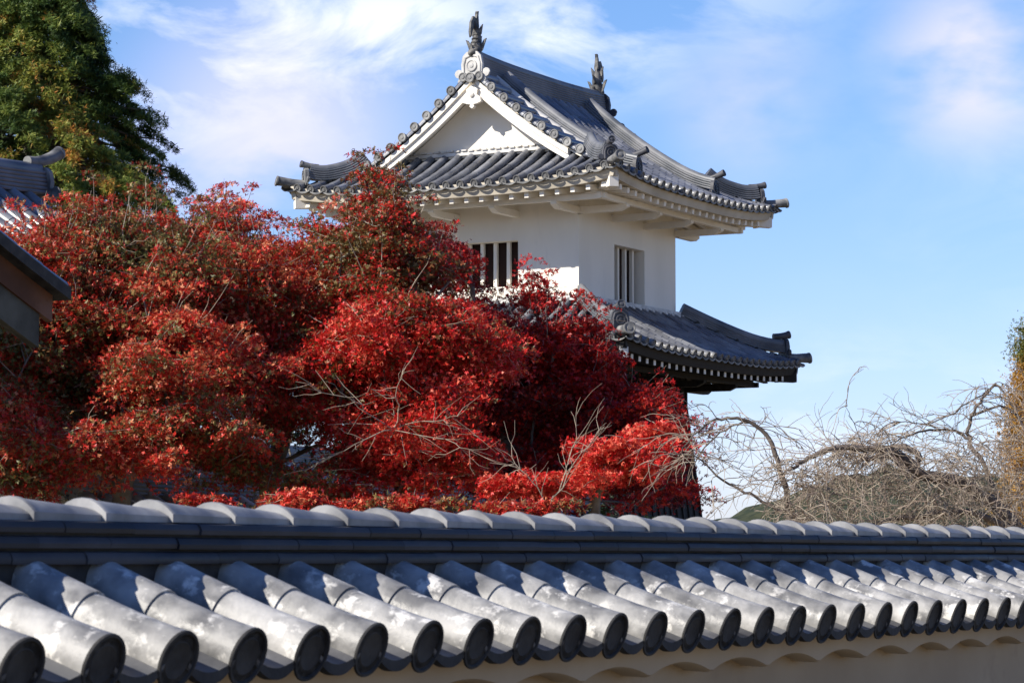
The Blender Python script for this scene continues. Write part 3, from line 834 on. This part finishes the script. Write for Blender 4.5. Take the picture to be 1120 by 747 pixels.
def curve(p0, p1, n, wob, sag=0):
    p0, p1 = np.asarray(p0, float), np.asarray(p1, float); t = np.linspace(0, 1, n)[:, None]
    L = np.linalg.norm(p1-p0); w = np.cumsum(rng.normal(0, 1, (n, 3)), 0); w -= w[0]+(w[-1]-w[0])*t
    out = p0+(p1-p0)*t+w*wob*L/math.sqrt(n); out[:, 2] += sag*L*np.sin(np.pi*t[:, 0])
    return out
def branch_to(root_pts, root_r, targets, rtip=.004, wob=.09, sag=.05, straight=.55, maxr=.2):
    """grow branches joining every target to the nearest part of the growing skeleton"""
    nodes_ = [np.asarray(p, float) for p in root_pts]; par = [i-1 for i in range(len(nodes_))]; dist = [0.]
    for i in range(1, len(nodes_)): dist.append(dist[-1]+np.linalg.norm(nodes_[i]-nodes_[i-1]))
    top = nodes_[-1]; order = np.argsort([np.linalg.norm(t-top) for t in targets])
    segs = [(i-1, i, None) for i in range(1, len(nodes_))]
    tips = []
    for o in order:
        t = targets[o]; A = np.array(nodes_); dd = np.linalg.norm(A-t, axis=1)+np.array(dist)*straight*.55
        below = A[:, 2] > t[2]+.25; dd = dd+below*.7
        dd[0:max(1, len(root_pts)-2)] += 1.5
        k = int(np.argmin(dd)); n = max(3, int(np.linalg.norm(A[k]-t)/.28)+2)
        c = curve(A[k], t, n, wob, sag); prev = k
        for q in range(1, n):
            nodes_.append(c[q]); par.append(prev); dist.append(dist[prev]+np.linalg.norm(c[q]-c[q-1])); prev = len(nodes_)-1
        tips.append(prev)
    w = np.zeros(len(nodes_))
    for t in tips:
        w[t] += 1
    for i in range(len(nodes_)-1, 0, -1): w[par[i]] += w[i]
    ch = [[] for _ in nodes_]
    for i in range(1, len(nodes_)): ch[par[i]].append(i)
    rad = lambda i: min(maxr, rtip*max(w[i], 1)**.5+rtip*.3)
    paths = []; stack = [(0, None)]
    while stack:
        i, p = stack.pop(); pts = [nodes_[p]] if p is not None else []; rr = [min(rad(i)*1.05, rad(p))] if p is not None else []
        j = i
        while True:
            pts.append(nodes_[j]); rr.append(rad(j))
            if not ch[j]: break
            c = sorted(ch[j], key=lambda q: -w[q]); 
            for q in c[1:]: stack.append((q, j))
            j = c[0]
        if len(pts) > 1:
            rr[-1] *= .5; paths.append((pts, rr))
    return paths
def leafmat(name, ramp, trans=.35, rough=.45, spec=.35):
    m = mat(name, (1, 1, 1), rough, spec); n, l = nodes(m); b = n['Principled BSDF']
    a = n.new('ShaderNodeAttribute'); a.attribute_name = 'tone'; cr = n.new('ShaderNodeValToRGB')
    e = cr.color_ramp.elements
    e[0].position = ramp[0][0]; e[0].color = (*ramp[0][1], 1); e[1].position = ramp[-1][0]; e[1].color = (*ramp[-1][1], 1)
    for p, c in ramp[1:-1]: k = e.new(p); k.color = (*c, 1)
    l.new(a.outputs['Fac'], cr.inputs[0]); l.new(cr.outputs[0], b.inputs['Base Color'])
    tr = n.new('ShaderNodeBsdfTranslucent'); l.new(cr.outputs[0], tr.inputs[0])
    mx = n.new('ShaderNodeMixShader'); mx.inputs[0].default_value = trans
    l.new(b.outputs[0], mx.inputs[1]); l.new(tr.outputs[0], mx.inputs[2]); l.new(mx.outputs[0], n['Material Output'].inputs[0])
    return m
M['maple_warm'] = leafmat('maple_leaf_warm', [(0, (.12, .12, .035)), (.13, (.34, .24, .09)), (.24, (.34, .08, .03)), (.42, (.40, .028, .018)), (.62, (.54, .025, .016)), (.85, (.66, .05, .025)), (1, (.72, .26, .12))], .24)
M['maple_red'] = leafmat('maple_leaf_red', [(0, (.16, .12, .04)), (.15, (.28, .06, .02)), (.45, (.52, .016, .014)), (.8, (.66, .02, .018)), (1, (.78, .16, .09))], .22)
M['maple_deep'] = leafmat('maple_leaf_deep', [(0, (.10, .014, .01)), (.25, (.24, .012, .01)), (.6, (.44, .014, .012)), (.85, (.62, .018, .015)), (1, (.7, .07, .04))], .25)
M['bark'] = noisy('maple_bark', (.10, .085, .07), (.2, .18, .15), 6, (.7, .9), .2, .3, 8)
M['twig'] = noisy('pale_twig', (.40, .34, .26), (.28, .23, .18), 8, (.7, .85), .2)
M['cherry_twig'] = noisy('brown_twig', (.20, .15, .12), (.34, .27, .21), 8, (.7, .85), .2)
M['cherry_bark'] = noisy('cherry_bark', (.07, .055, .045), (.16, .13, .11), 5, (.65, .85), .3, .3, 8)

def clump_leaves(centres, radii, thick, per, tilt, size, tone_c, spread_tone=.22, outward=None):
    """flattened sprays of leaves round each centre"""
    P, Nn, T = [], [], []
    for c, r, k, tc_ in zip(centres, radii, per, tone_c):
        k = int(k)
        ax = unit(np.array([rng.normal(0, tilt), rng.normal(0, tilt), 1.0])+(outward(c) if outward else 0))
        e1 = unit(np.cross(ax, rng.normal(size=3))); e2 = np.cross(ax, e1)
        rr = r*np.sqrt(rng.random(k)); a = rng.random(k)*2*math.pi; el = rng.uniform(.55, 1.0)
        # lobed edge
        rr = rr*(1+.28*np.sin(a*3+rng.random()*6)+.18*np.sin(a*5+rng.random()*6))
        x = rr*np.cos(a); y = rr*np.sin(a)*el
        z = rng.normal(0, thick, k)*r-.30*(rr/r)**2*r
        p = c+x[:, None]*e1+y[:, None]*e2+z[:, None]*ax
        P.append(p); nn = ax+rng.normal(0, .75, (k, 3)); Nn.append(nn)
        T.append(np.clip(tc_+rng.normal(0, spread_tone, k), 0, 1))
    P = np.concatenate(P); return P, np.concatenate(Nn), size*rng.uniform(.65, 1.25, len(P)), np.concatenate(T)
def maple(name, base, lobes, nclump, m, label, leaf=.036, per=300, tone=(.3, .7), tone_fn=None, cr=(.26, .56), twigs=60, stone=.22, gap=-.20, group='Japanese maples in autumn leaf behind the wall'):
    base = np.array(base, float)
    root = empty(name, tuple(base), 0, label, 'tree', group)
    C = []; CAP = []; vol = np.array([l[1][0]*l[1][1]*l[1][2] for l in lobes])**.7; cnt = np.round(nclump*vol/vol.sum()).astype(int)
    for (c, r), k in zip(lobes, cnt):
        c = np.array(c); r = np.array(r); d = unit(rng.normal(size=(k, 3))); rad = rng.random(k)**.38
        lump = 1+.22*np.sin(d[:, 0]*5+c[0]*3)*np.sin(d[:, 2]*6+c[2]*2)+.14*np.sin(d[:, 1]*9+d[:, 0]*7+c[1])
        pts = c+d*(rad*lump)[:, None]*r; C.append(pts); CAP += [max(.22, .85*min(r[0], r[2]*1.4))]*k
    C = np.concatenate(C)
    g = np.sin(C[:, 0]*3.1+C[:, 2]*1.7)*np.sin(C[:, 2]*6.3+C[:, 0]*.8+1.3*C[:, 1])+.5*np.sin(C[:, 0]*7.7+C[:, 1]*3)*np.sin(C[:, 2]*11)
    CAP = np.array(CAP)[g > gap+.45*np.clip((3.3-C[:, 2])/1.2, 0, 1)*(gap > -1)]
    C = C[g > gap+.45*np.clip((3.3-C[:, 2])/1.2, 0, 1)*(gap > -1)]
    radii = np.minimum(rng.uniform(cr[0], cr[1], len(C)), CAP)
    tc = rng.uniform(tone[0], tone[1], len(C))
    if tone_fn: tc = np.array([tone_fn(c, t) for c, t in zip(C, tc)])
    tipsrc = [i for i in range(len(C)) if rng.random() < .55]
    mid = np.mean([l[0] for l in lobes], 0); tipC = []; tipW = []
    for i in tipsrc:
        o = unit(C[i]-mid+rng.normal(0, .5, 3)+np.array([0, 0, .5])); e = C[i]+o*radii[i]*rng.uniform(.7, 1.15)+np.array([0, 0, .06])
        tipC.append(e); tipW.append((curve(C[i], e+o*.08, 4, .1), [.006, .0045, .003, .0018]))
    Cb, Rb, Tb = C, radii, tc
    if tipC and gap > -1:
        C = np.concatenate([C, np.array(tipC)]); radii = np.concatenate([radii, rng.uniform(.10, .20, len(tipC))]); tc = np.concatenate([tc, np.clip(tc[tipsrc]+rng.normal(0, .1, len(tipC)), 0, 1)])
    P, Nn, S, T = clump_leaves(C, radii, .11, per*(radii/np.mean(cr))**2, .30, leaf, tc, stone)
    leaf_mesh('foliage', P-base, Nn, S, T, m, root)
    cc = np.mean([l[0] for l in lobes], 0); zl = min(l[0][2]-l[1][2] for l in lobes)
    fork = np.array([base[0]*.6+cc[0]*.4, base[1]*.6+cc[1]*.4, max(zl-.1, base[2]+.9)])
    tr = curve(base, fork, 6, .04)
    C, radii = Cb, Rb
    paths = branch_to(list(tr), .1, [c-np.array([0, 0, .04]) for c in C], .006, .10, .06, .6, .10)
    # spray twigs inside each clump
    tw = list(tipW) if gap > -1 else []
    for c, r in zip(C, radii):
        for _ in range(3):
            e = c+np.array([rng.normal(0, r*.5), rng.normal(0, r*.5), rng.normal(0, r*.22)]); tw.append((curve(c, e, 4, .12), [.005, .004, .003, .002]))
    limbs_mesh('trunk_and_limbs', [(np.array(p)-base, r) for p, r in paths], M['bark'], root, 7)
    limbs_mesh('twigs', [(p-base, r) for p, r in tw], M['twig'], root)
    return root, C
def wpt(x, y, Y): p = at(x, y, Y); return np.array(p)
def lobe(x, y, Y, rx, rz, ry): k = 3000/Y; return (wpt(x, y, Y), (rx/k, ry, rz/k))
def gbase(x, Y): p = at(x, 609, Y); return (p.x, p.y, 0)
def tf_warm(c, t): return t+.25*math.sin(c[0]*2.1+c[2]*1.3)*math.sin(c[2]*2.7+1)
maple('maple_tree', gbase(150, 27.5), [lobe(60, 335, 27.5, 85, 85, 1.0), lobe(150, 310, 28, 85, 78, 1.1), lobe(40, 430, 27, 90, 60, 1.0), lobe(170, 400, 27, 110, 70, 1.1), lobe(100, 265, 28, 50, 36, .7), lobe(20, 370, 27, 60, 80, .8), lobe(90, 500, 26, 110, 42, .8), lobe(200, 480, 26.5, 90, 40, .8)],
      800, M['maple_warm'], 'broad rusty orange maple nearest the gatehouse', tone_fn=tf_warm, tone=(.05, .75), stone=.3)
maple('maple_tree', gbase(300, 29.5), [lobe(255, 258, 30.5, 36, 42, .6), lobe(210, 262, 30, 40, 40, .8), lobe(295, 330, 29.5, 90, 75, 1.2), lobe(350, 285, 30, 50, 44, .8), lobe(300, 410, 29, 110, 60, 1.2), lobe(320, 505, 28, 120, 38, .8)],
      640, M['maple_warm'], 'mottled pinkish red maple just left of the tall peaked maple', tone_fn=tf_warm, tone=(.05, .8), stone=.3)
maple('maple_tree', gbase(430, 28.5), [lobe(418, 222, 29, 27, 42, .5), lobe(420, 215, 29, 24, 34, .45), lobe(425, 262, 29, 40, 28, .5), lobe(418, 232, 28.8, 34, 36, .5), lobe(468, 302, 28.8, 34, 32, .6), lobe(440, 495, 28, 110, 32, .8), lobe(412, 295, 29, 50, 52, .7), lobe(418, 255, 29, 34, 30, .5), lobe(405, 215, 29, 22, 22, .4), lobe(400, 370, 28.5, 90, 60, 1.0), lobe(450, 345, 29, 45, 55, .8), lobe(485, 385, 28.5, 60, 42, .9), lobe(430, 450, 28, 100, 40, .9), lobe(402, 192, 29, 13, 16, .3), lobe(440, 535, 27.5, 90, 18, .6)],
      760, M['maple_red'], 'tallest maple whose brownish red peak rises in front of the turret roof', tone_fn=lambda c, t: t-.5*max(0, min(1, (c[2]-3.7)/1.0)), tone=(.25, .9), stone=.28)
maple('maple_tree', gbase(570, 31), [lobe(484, 288, 31, 22, 30, .5), lobe(552, 362, 31, 72, 46, .9), lobe(618, 385, 31, 40, 34, .7), lobe(540, 440, 31, 100, 50, 1.0), lobe(640, 430, 31, 60, 42, .8), lobe(690, 490, 30.5, 58, 48, .8), lobe(578, 322, 31, 26, 14, .4), lobe(500, 296, 30.5, 26, 26, .4), lobe(590, 362, 31, 40, 20, .5), lobe(640, 392, 31, 30, 20, .5), lobe(600, 532, 30, 130, 22, .7), lobe(712, 530, 30, 40, 28, .6), lobe(600, 500, 30.5, 90, 26, .7)],
      860, M['maple_deep'], 'deep crimson maple in front of the turret windows and lower roof', tone=(.1, .8), stone=.26)
maple('maple_tree', gbase(655, 27), [lobe(690, 500, 26.5, 50, 22, .5), lobe(620, 522, 26.5, 70, 9, .5), lobe(560, 528, 26.5, 40, 8, .4), lobe(712, 478, 27, 25, 14, .4), lobe(650, 495, 26.5, 20, 14, .4)],
      62, M['maple_red'], 'low bright scarlet maple spray at the foot of the turret', tone=(.6, .98), cr=(.16, .32), gap=-9, group='low maple sprays just above the wall')
maple('maple_tree', gbase(180, 22), [lobe(225, 552, 22, 25, 10, .4), lobe(330, 550, 22, 50, 10, .5), lobe(430, 553, 22, 60, 8, .4), lobe(560, 556, 22, 60, 5, .4)],
      44, M['maple_warm'], 'low dull red maple shrub peeping over the ridge of the foreground wall', tone=(.2, .8), cr=(.14, .26), gap=-9, group='low maple sprays just above the wall')
# dark evergreens under and behind the maples
M['evergreen'] = leafmat('evergreen_leaf', [(0, (.010, .018, .008)), (.5, (.02, .035, .012)), (.9, (.04, .055, .02)), (1, (.07, .08, .03))], .1, .5, .3)
def shrub(x, Y, ytop, w, lab):
    k = 3000/Y; b0 = gbase(x, Y); zt = at(x, ytop, Y).z
    maple('evergreen_shrub', b0, [((b0[0], b0[1], zt*.55), (w/k, .9, zt*.45))], 85, M['evergreen'], lab, leaf=.07, per=150, tone=(.1, .8), cr=(.35, .55), group='dark evergreens behind the maples')
for x, Y, yt, w, lab in ((10, 34, 420, 110, 'dark evergreen shrub under the rusty maple at the left edge'), (150, 35, 440, 110, 'dark evergreen shrub behind the trunk of the rusty maple'),
                         (300, 35, 440, 100, 'dark evergreen shrub behind the mottled pinkish maple'), (690, 38, 505, 70, 'dark evergreen shrub at the foot of the turret beside the cherry twigs'), (400, 36, 400, 60, 'dark evergreen shrub behind the tallest maple')):
    shrub(x, Y, yt, w, lab)
# bare light twigs that stand out of the maples
def twig_spray(name, origin, tips, label, cat='branches', r0=.0075, m='twig'):
    o = np.array(origin); root = empty(name, tuple(o), 0, label, cat); ps = []
    for t in tips:
        c = curve(o, t, 9, .10, .03); ps.append((c-o, np.linspace(r0, r0*.4, 9)))
        for k in range(2, 9):
            for s in range(2):
                d = unit(c[min(k, 8)]-c[k-1]+rng.normal(0, .05, 3))*rng.uniform(.12, .4)+rng.normal(0, .1, 3)
                e = curve(c[k], c[k]+d, 4, .12); ps.append((e-o, np.linspace(r0*.45, r0*.2, 4)))
    limbs_mesh('bare_twigs', ps, M[m], root); return root
twig_spray('bare_branch', wpt(430, 470, 27), [wpt(530, 500, 26.5), wpt(500, 455, 26.5), wpt(350, 505, 26.5), wpt(340, 420, 26.5), wpt(440, 410, 26.5)], 'pale leafless branch spreading between the maples low in the centre')
twig_spray('bare_branch', wpt(600, 560, 26), [wpt(655, 470, 26), wpt(630, 455, 26), wpt(560, 500, 26)], 'leafless branch rising from the wall below the deep crimson maple')
for x, y in ((95, 225), (150, 205), (200, 215), (262, 200), (300, 235)):
    pass
# ------------------------------------------------------------ cypress
M['cypress'] = leafmat('cypress_frond', [(0, (.02, .045, .014)), (.3, (.055, .10, .02)), (.52, (.12, .17, .03)), (.8, (.24, .26, .04)), (.96, (.42, .25, .05)), (1, (.50, .20, .04))], .2, .55, .3)
def cypress():
    Yc = 46.0; k = 3000/Yc; p0 = at(28, 609, Yc); base = np.array((p0.x, p0.y, 0.))
    root = empty('cypress_tree', tuple(base), 0, 'tall dark green cypress with browning orange sprays behind the storehouse roof', 'tree')
    ztop = at(28, -95, Yc).z; zb = at(28, 330, Yc).z
    C, Rr = [], []
    for _ in range(1700):
        t = rng.random()**.8; z = ztop-(ztop-zb)*t; R_ = 3.5*max(t-.07, .02)**.85
        a = rng.random()*2*math.pi; q = (R_+.12)*(1-.45*rng.random()**1.6)*(1+.16*math.sin(a*4+z*2.2))
        C.append(base+np.array([q*math.cos(a), q*math.sin(a), z-.12*q])); Rr.append(rng.uniform(.2, .42))
    C = np.array(C); P, Nn, S, T = [], [], [], []
    for c, r in zip(C, Rr):
        out = c-base; out[2] = 0; out = unit(out); n = 190
        tcol = .50+.22*math.sin(c[0]*3+c[2]*2)+rng.normal(0, .12)+(.35 if rng.random() < .10 else 0)
        l = rng.random(n); lat = rng.normal(0, .33, n)*r*(1.1-l*.5); sd = np.cross(out, [0, 0, 1.])
        p = c+out*(l[:, None]*r*1.25-.3*r)+sd*lat[:, None]+np.array([0, 0, 1.])*(-.75*l**1.7*r+rng.normal(0, .12, n)*r)[:, None]
        P.append(p); Nn.append(np.array([0, 0, 1.])+out*.5+rng.normal(0, .5, (n, 3))); S.append(np.full(n, .06)*rng.uniform(.6, 1.3, n)); T.append(np.clip(tcol+rng.normal(0, .12, n), 0, 1))
    P = np.concatenate(P)
    leaf_mesh('foliage', P-base, np.concatenate(Nn), np.concatenate(S), np.concatenate(T), M['cypress'], root, lobes=((0, 1.4), (35, 1.), (-35, 1.)), wid=.10)
    ps = [(np.array([[0, 0, 0], [0, 0, ztop*.5], [0, 0, ztop-.3]]), [.28, .2, .02])]
    for c in C[::3]:
        z = c[2]+.3; ps.append((curve((0, 0, z), c-base, 5, .05, .03), [.035, .03, .025, .018, .01]))
    limbs_mesh('trunk', ps, M['bark'], root)
cypress()
# ------------------------------------------------------------ autumn trees at the right edge
M['ginkgo'] = leafmat('yellow_leaf', [(0, (.10, .14, .03)), (.25, (.26, .20, .05)), (.6, (.46, .26, .05)), (1, (.55, .30, .07))], .35)
def loose_tree(x, Y, ytop, ybot, rpx, label, m, n=260, leaf=.06, per=60, tone=(.3, .9), top_tone=None, nm='larch_tree'):
    k = 3000/Y; base = np.array(gbase(x, Y)); root = empty(nm, tuple(base), 0, label, 'tree')
    zt, zb = at(x, ytop, Y).z, at(x, ybot, Y).z; C = []
    for _ in range(n):
        t = rng.random(); z = zt-(zt-zb)*t; R_ = (rpx/k)*(.18+.95*t**.8); a = rng.random()*6.283; q = R_*rng.random()**.6
        C.append(base+np.array([q*math.cos(a), q*math.sin(a), z]))
    C = np.array(C); tc = rng.uniform(*tone, n)
    if top_tone is not None: tc = np.where(C[:, 2] > zt-(zt-zb)*.16, top_tone, tc)
    P, Nn, S, T = clump_leaves(C, rng.uniform(.2, .45, n), .4, np.full(n, per), .8, leaf, tc, .15)
    leaf_mesh('foliage', P-base, Nn, S, T, m, root, lobes=((0, 1.), (70, .7), (-70, .7)), wid=.25)
    ps = [(curve((0, 0, 0), (0, 0, zt), 12, .01), np.linspace(.18, .02, 12))]
    for c in C: ps.append((curve((0, 0, max(c[2]-.7, .5)), c-base, 6, .08), np.linspace(.03, .008, 6)))
    limbs_mesh('trunk_and_limbs', ps, M['twig'], root, 6)
loose_tree(1132, 62, 358, 585, 44, 'slender tree with orange yellow leaves and a green tip at the right edge', M['ginkgo'], 420, .055, 70, (.5, 1.0), .08)
# ------------------------------------------------------------ weeping cherry, bare
def cherry():
    Yc = 21.0; W_ = lambda x, y, dy=0: wpt(x, y, Yc+dy)
    base = np.array(gbase(1135, Yc+.8)); root = empty('weeping_cherry', tuple(base), 0, 'bare weeping cherry with arching limbs and hanging pale twigs right of the turret', 'tree')
    main = []
    def limb(pts, r0, r1, sub=5):
        P = []; pts = [np.array(p) for p in pts]
        for i in range(len(pts)-1):   # Catmull-Rom
            p0 = pts[max(i-1, 0)]; p1, p2 = pts[i], pts[i+1]; p3 = pts[min(i+2, len(pts)-1)]
            for q in range(sub):
                t = q/sub; P.append(.5*((2*p1)+(-p0+p2)*t+(2*p0-5*p1+4*p2-p3)*t*t+(-p0+3*p1-3*p2+p3)*t**3))
        P.append(pts[-1]); P = np.array(P); P += rng.normal(0, .006, P.shape); main.append((P, np.linspace(r0*.62, r1*.55, len(P)))); return P
    trunk = limb([base, base+np.array([-.02, 0, .9]), W_(1118, 585, .6)], .17, .13)
    A = limb([W_(1118, 585, .6), W_(1095, 560, .4), W_(1075, 543, .2), W_(1045, 525), W_(1000, 518), W_(975, 498), W_(965, 500)], .10, .055)
    A2 = limb([W_(1045, 525), W_(1012, 520, -.2), W_(985, 498, -.3), W_(970, 492, -.4), W_(940, 490, -.4), W_(912, 490, -.5), W_(880, 503, -.5), W_(868, 512, -.6)], .075, .02)
    A3 = limb([W_(1000, 518), W_(1004, 500), W_(985, 488), W_(955, 502, .1), W_(938, 498, .1)], .05, .028)
    Bq = limb([W_(870, 585, .2), W_(862, 545, .1), W_(850, 505), W_(838, 475), W_(815, 460), W_(790, 458), W_(762, 472, -.1), W_(742, 500, -.1)], .042, .008)
    B2 = limb([W_(838, 475), W_(820, 462, .3), W_(800, 466, .3), W_(770, 490, .4), W_(750, 530, .4)], .02, .006)
    B3 = limb([W_(855, 560), W_(820, 540), W_(790, 525), W_(762, 500), W_(735, 495)], .022, .006)
    C1 = limb([W_(1095, 560, .4), W_(1080, 515, .5), W_(1060, 480, .6), W_(1063, 455, .6), W_(1078, 432, .6), W_(1090, 421, .6), W_(1105, 440, .5), W_(1118, 462, .5)], .035, .006)
    C2 = limb([W_(1060, 480, .6), W_(1040, 470, .6), W_(1010, 472, .4), W_(985, 480, .2), W_(960, 500)], .022, .005)
    C3 = limb([W_(1090, 421, .6), W_(1060, 440, .4), W_(1020, 462, .2), W_(985, 462), W_(960, 478)], .012, .004)
    C4 = limb([W_(1063, 455, .6), W_(1100, 445, .6), W_(1130, 480, .6)], .02, .006)
    D1 = limb([W_(868, 512, -.6), W_(855, 520, -.6), W_(840, 545, -.6), W_(828, 580, -.6)], .014, .004)
    E1 = limb([W_(950, 500, -.4), W_(930, 455, -.5), W_(926, 440, -.5)], .008, .002)
    F1 = limb([W_(1118, 585, .6), W_(1060, 560), W_(1000, 565, -.3), W_(930, 575, -.5), W_(880, 580, -.6)], .05, .012)
    limbs_mesh('trunk_and_limbs', [(P-base, r) for P, r in main], M['cherry_bark'], root, 8)
    tw = []
    def droop(p, d, L, r, fork=True, g=.55):
        n = 9; P = [p]; v = unit(d)
        for i in range(n-1):
            v = unit(v+np.array([0, 0, -g*L/n*2.2])+rng.normal(0, .16, 3)); P.append(P[-1]+v*L/(n-1))
        P = np.array(P); tw.append((P, np.linspace(r, r*.45, n)))
        if fork:
            for k in (2, 3, 4, 5, 6, 7):
                if rng.random() < .75: droop(P[k], unit(P[min(k+1, n-1)]-P[k-1])+rng.normal(0, .55, 3), L*rng.uniform(.3, .6), r*.7, L > .6, g*1.2)
    for (P, r), wgt in zip(main, [0, 20, 34, 12, 22, 12, 12, 26, 18, 20, 14, 10, 3, 60]):
        for _ in range(wgt):
            i = rng.integers(1, len(P)-1); d = unit(P[i+1]-P[i-1])*rng.uniform(-.2, 1)+rng.normal(0, .55, 3); d[2] = abs(d[2])*.15
            droop(P[i], d, rng.uniform(.25, .6), .0045, True, .8)
    # the dense hanging curtain low down
    for _ in range(820):
        x = rng.uniform(850, 1130); y = rng.uniform(486+16*math.sin(x*.045), 572) if x > 890 else rng.uniform(520, 575)
        p = W_(x, y, rng.uniform(-.9, .9)); d = rng.normal(0, 1, 3); d[2] *= .7
        droop(p, d, rng.uniform(.2, .5), .0038, rng.random() < .5, .9)
    limbs_mesh('hanging_twigs', [(P-base, r) for P, r in tw[::2]], M['twig'], root)
    limbs_mesh('hanging_twigs', [(P-base, r) for P, r in tw[1::2]], M['cherry_twig'], root)
cherry()
# ------------------------------------------------------------ ground, hill
M['ground'] = noisy('bare_ground', (.19, .15, .09), (.28, .22, .13), .5, (.9, 1), .1, .2)
b = MB(); b.add([(-4000, -800, 0), (4000, -800, 0), (4000, 7000, 0), (-4000, 7000, 0)], [(0, 1, 2, 3)])
struct(b.build('ground', M['ground']))
def hill():
    m = mat('wooded_hill', (.03, .05, .02), .95, .1); n, l = nodes(m); bs = n['Principled BSDF']
    tc = n.new('ShaderNodeTexCoord'); vo = n.new('ShaderNodeTexVoronoi'); vo.inputs['Scale'].default_value = .5; l.new(tc.outputs['Object'], vo.inputs['Vector'])
    cr = n.new('ShaderNodeValToRGB'); cr.color_ramp.elements[0].color = (.020, .03, .02, 1); cr.color_ramp.elements[1].color = (.06, .065, .035, 1)
    l.new(vo.outputs['Color'], cr.inputs[0]); l.new(cr.outputs[0], bs.inputs['Base Color'])
    nx, ny = 420, 60; Yh = 560.0
    xs_ = np.linspace(-900, 900, nx); ys_ = np.linspace(0, 420, ny)
    k = Yh/3000
    # skyline read as heights of a real ridge 560 m away
    kx = np.array([-5000, -1500, -300, 300, 700, 770, 812, 835, 876, 905, 927, 977, 1030, 1080, 1150, 1400, 2500, 5400]); kh = np.array([60, 80, 60, 55, 38, 38, 54, 64, 78, 85, 90, 86, 80, 78, 84, 120, 90, 70.])
    hx_ = np.interp(560+xs_/k, kx, kh)*k
    X, Yy = np.meshgrid(xs_, ys_); prof = np.sin(np.clip(Yy/300, 0, 1)*math.pi*.5)**.9*np.where(Yy > 300, 1-(Yy-300)/400, 1)
    H = hx_[None]*prof
    for f, a in ((.35, .7), (.8, .6), (.09, 1.2)):
        H += a*np.sin(X*f+rng.random()*6+Yy*f*.6)*np.sin(Yy*f*1.1+X*.13*f+rng.random()*6)*np.minimum(1, H/4)
    H += rng.normal(0, .5, H.shape)*np.minimum(1, H/4)
    Vv = np.stack([X, Yy+Yh-300, H], -1).reshape(-1, 3)
    i = np.arange(ny-1)[:, None]*nx; j = np.arange(nx-1)[None]; F = np.stack([i+j, i+j+1, i+nx+j+1, i+nx+j], -1).reshape(-1, 4)
    o = np_mesh('hill', Vv, F.ravel(), np.full(len(F), 4), m); struct(o)
hill()
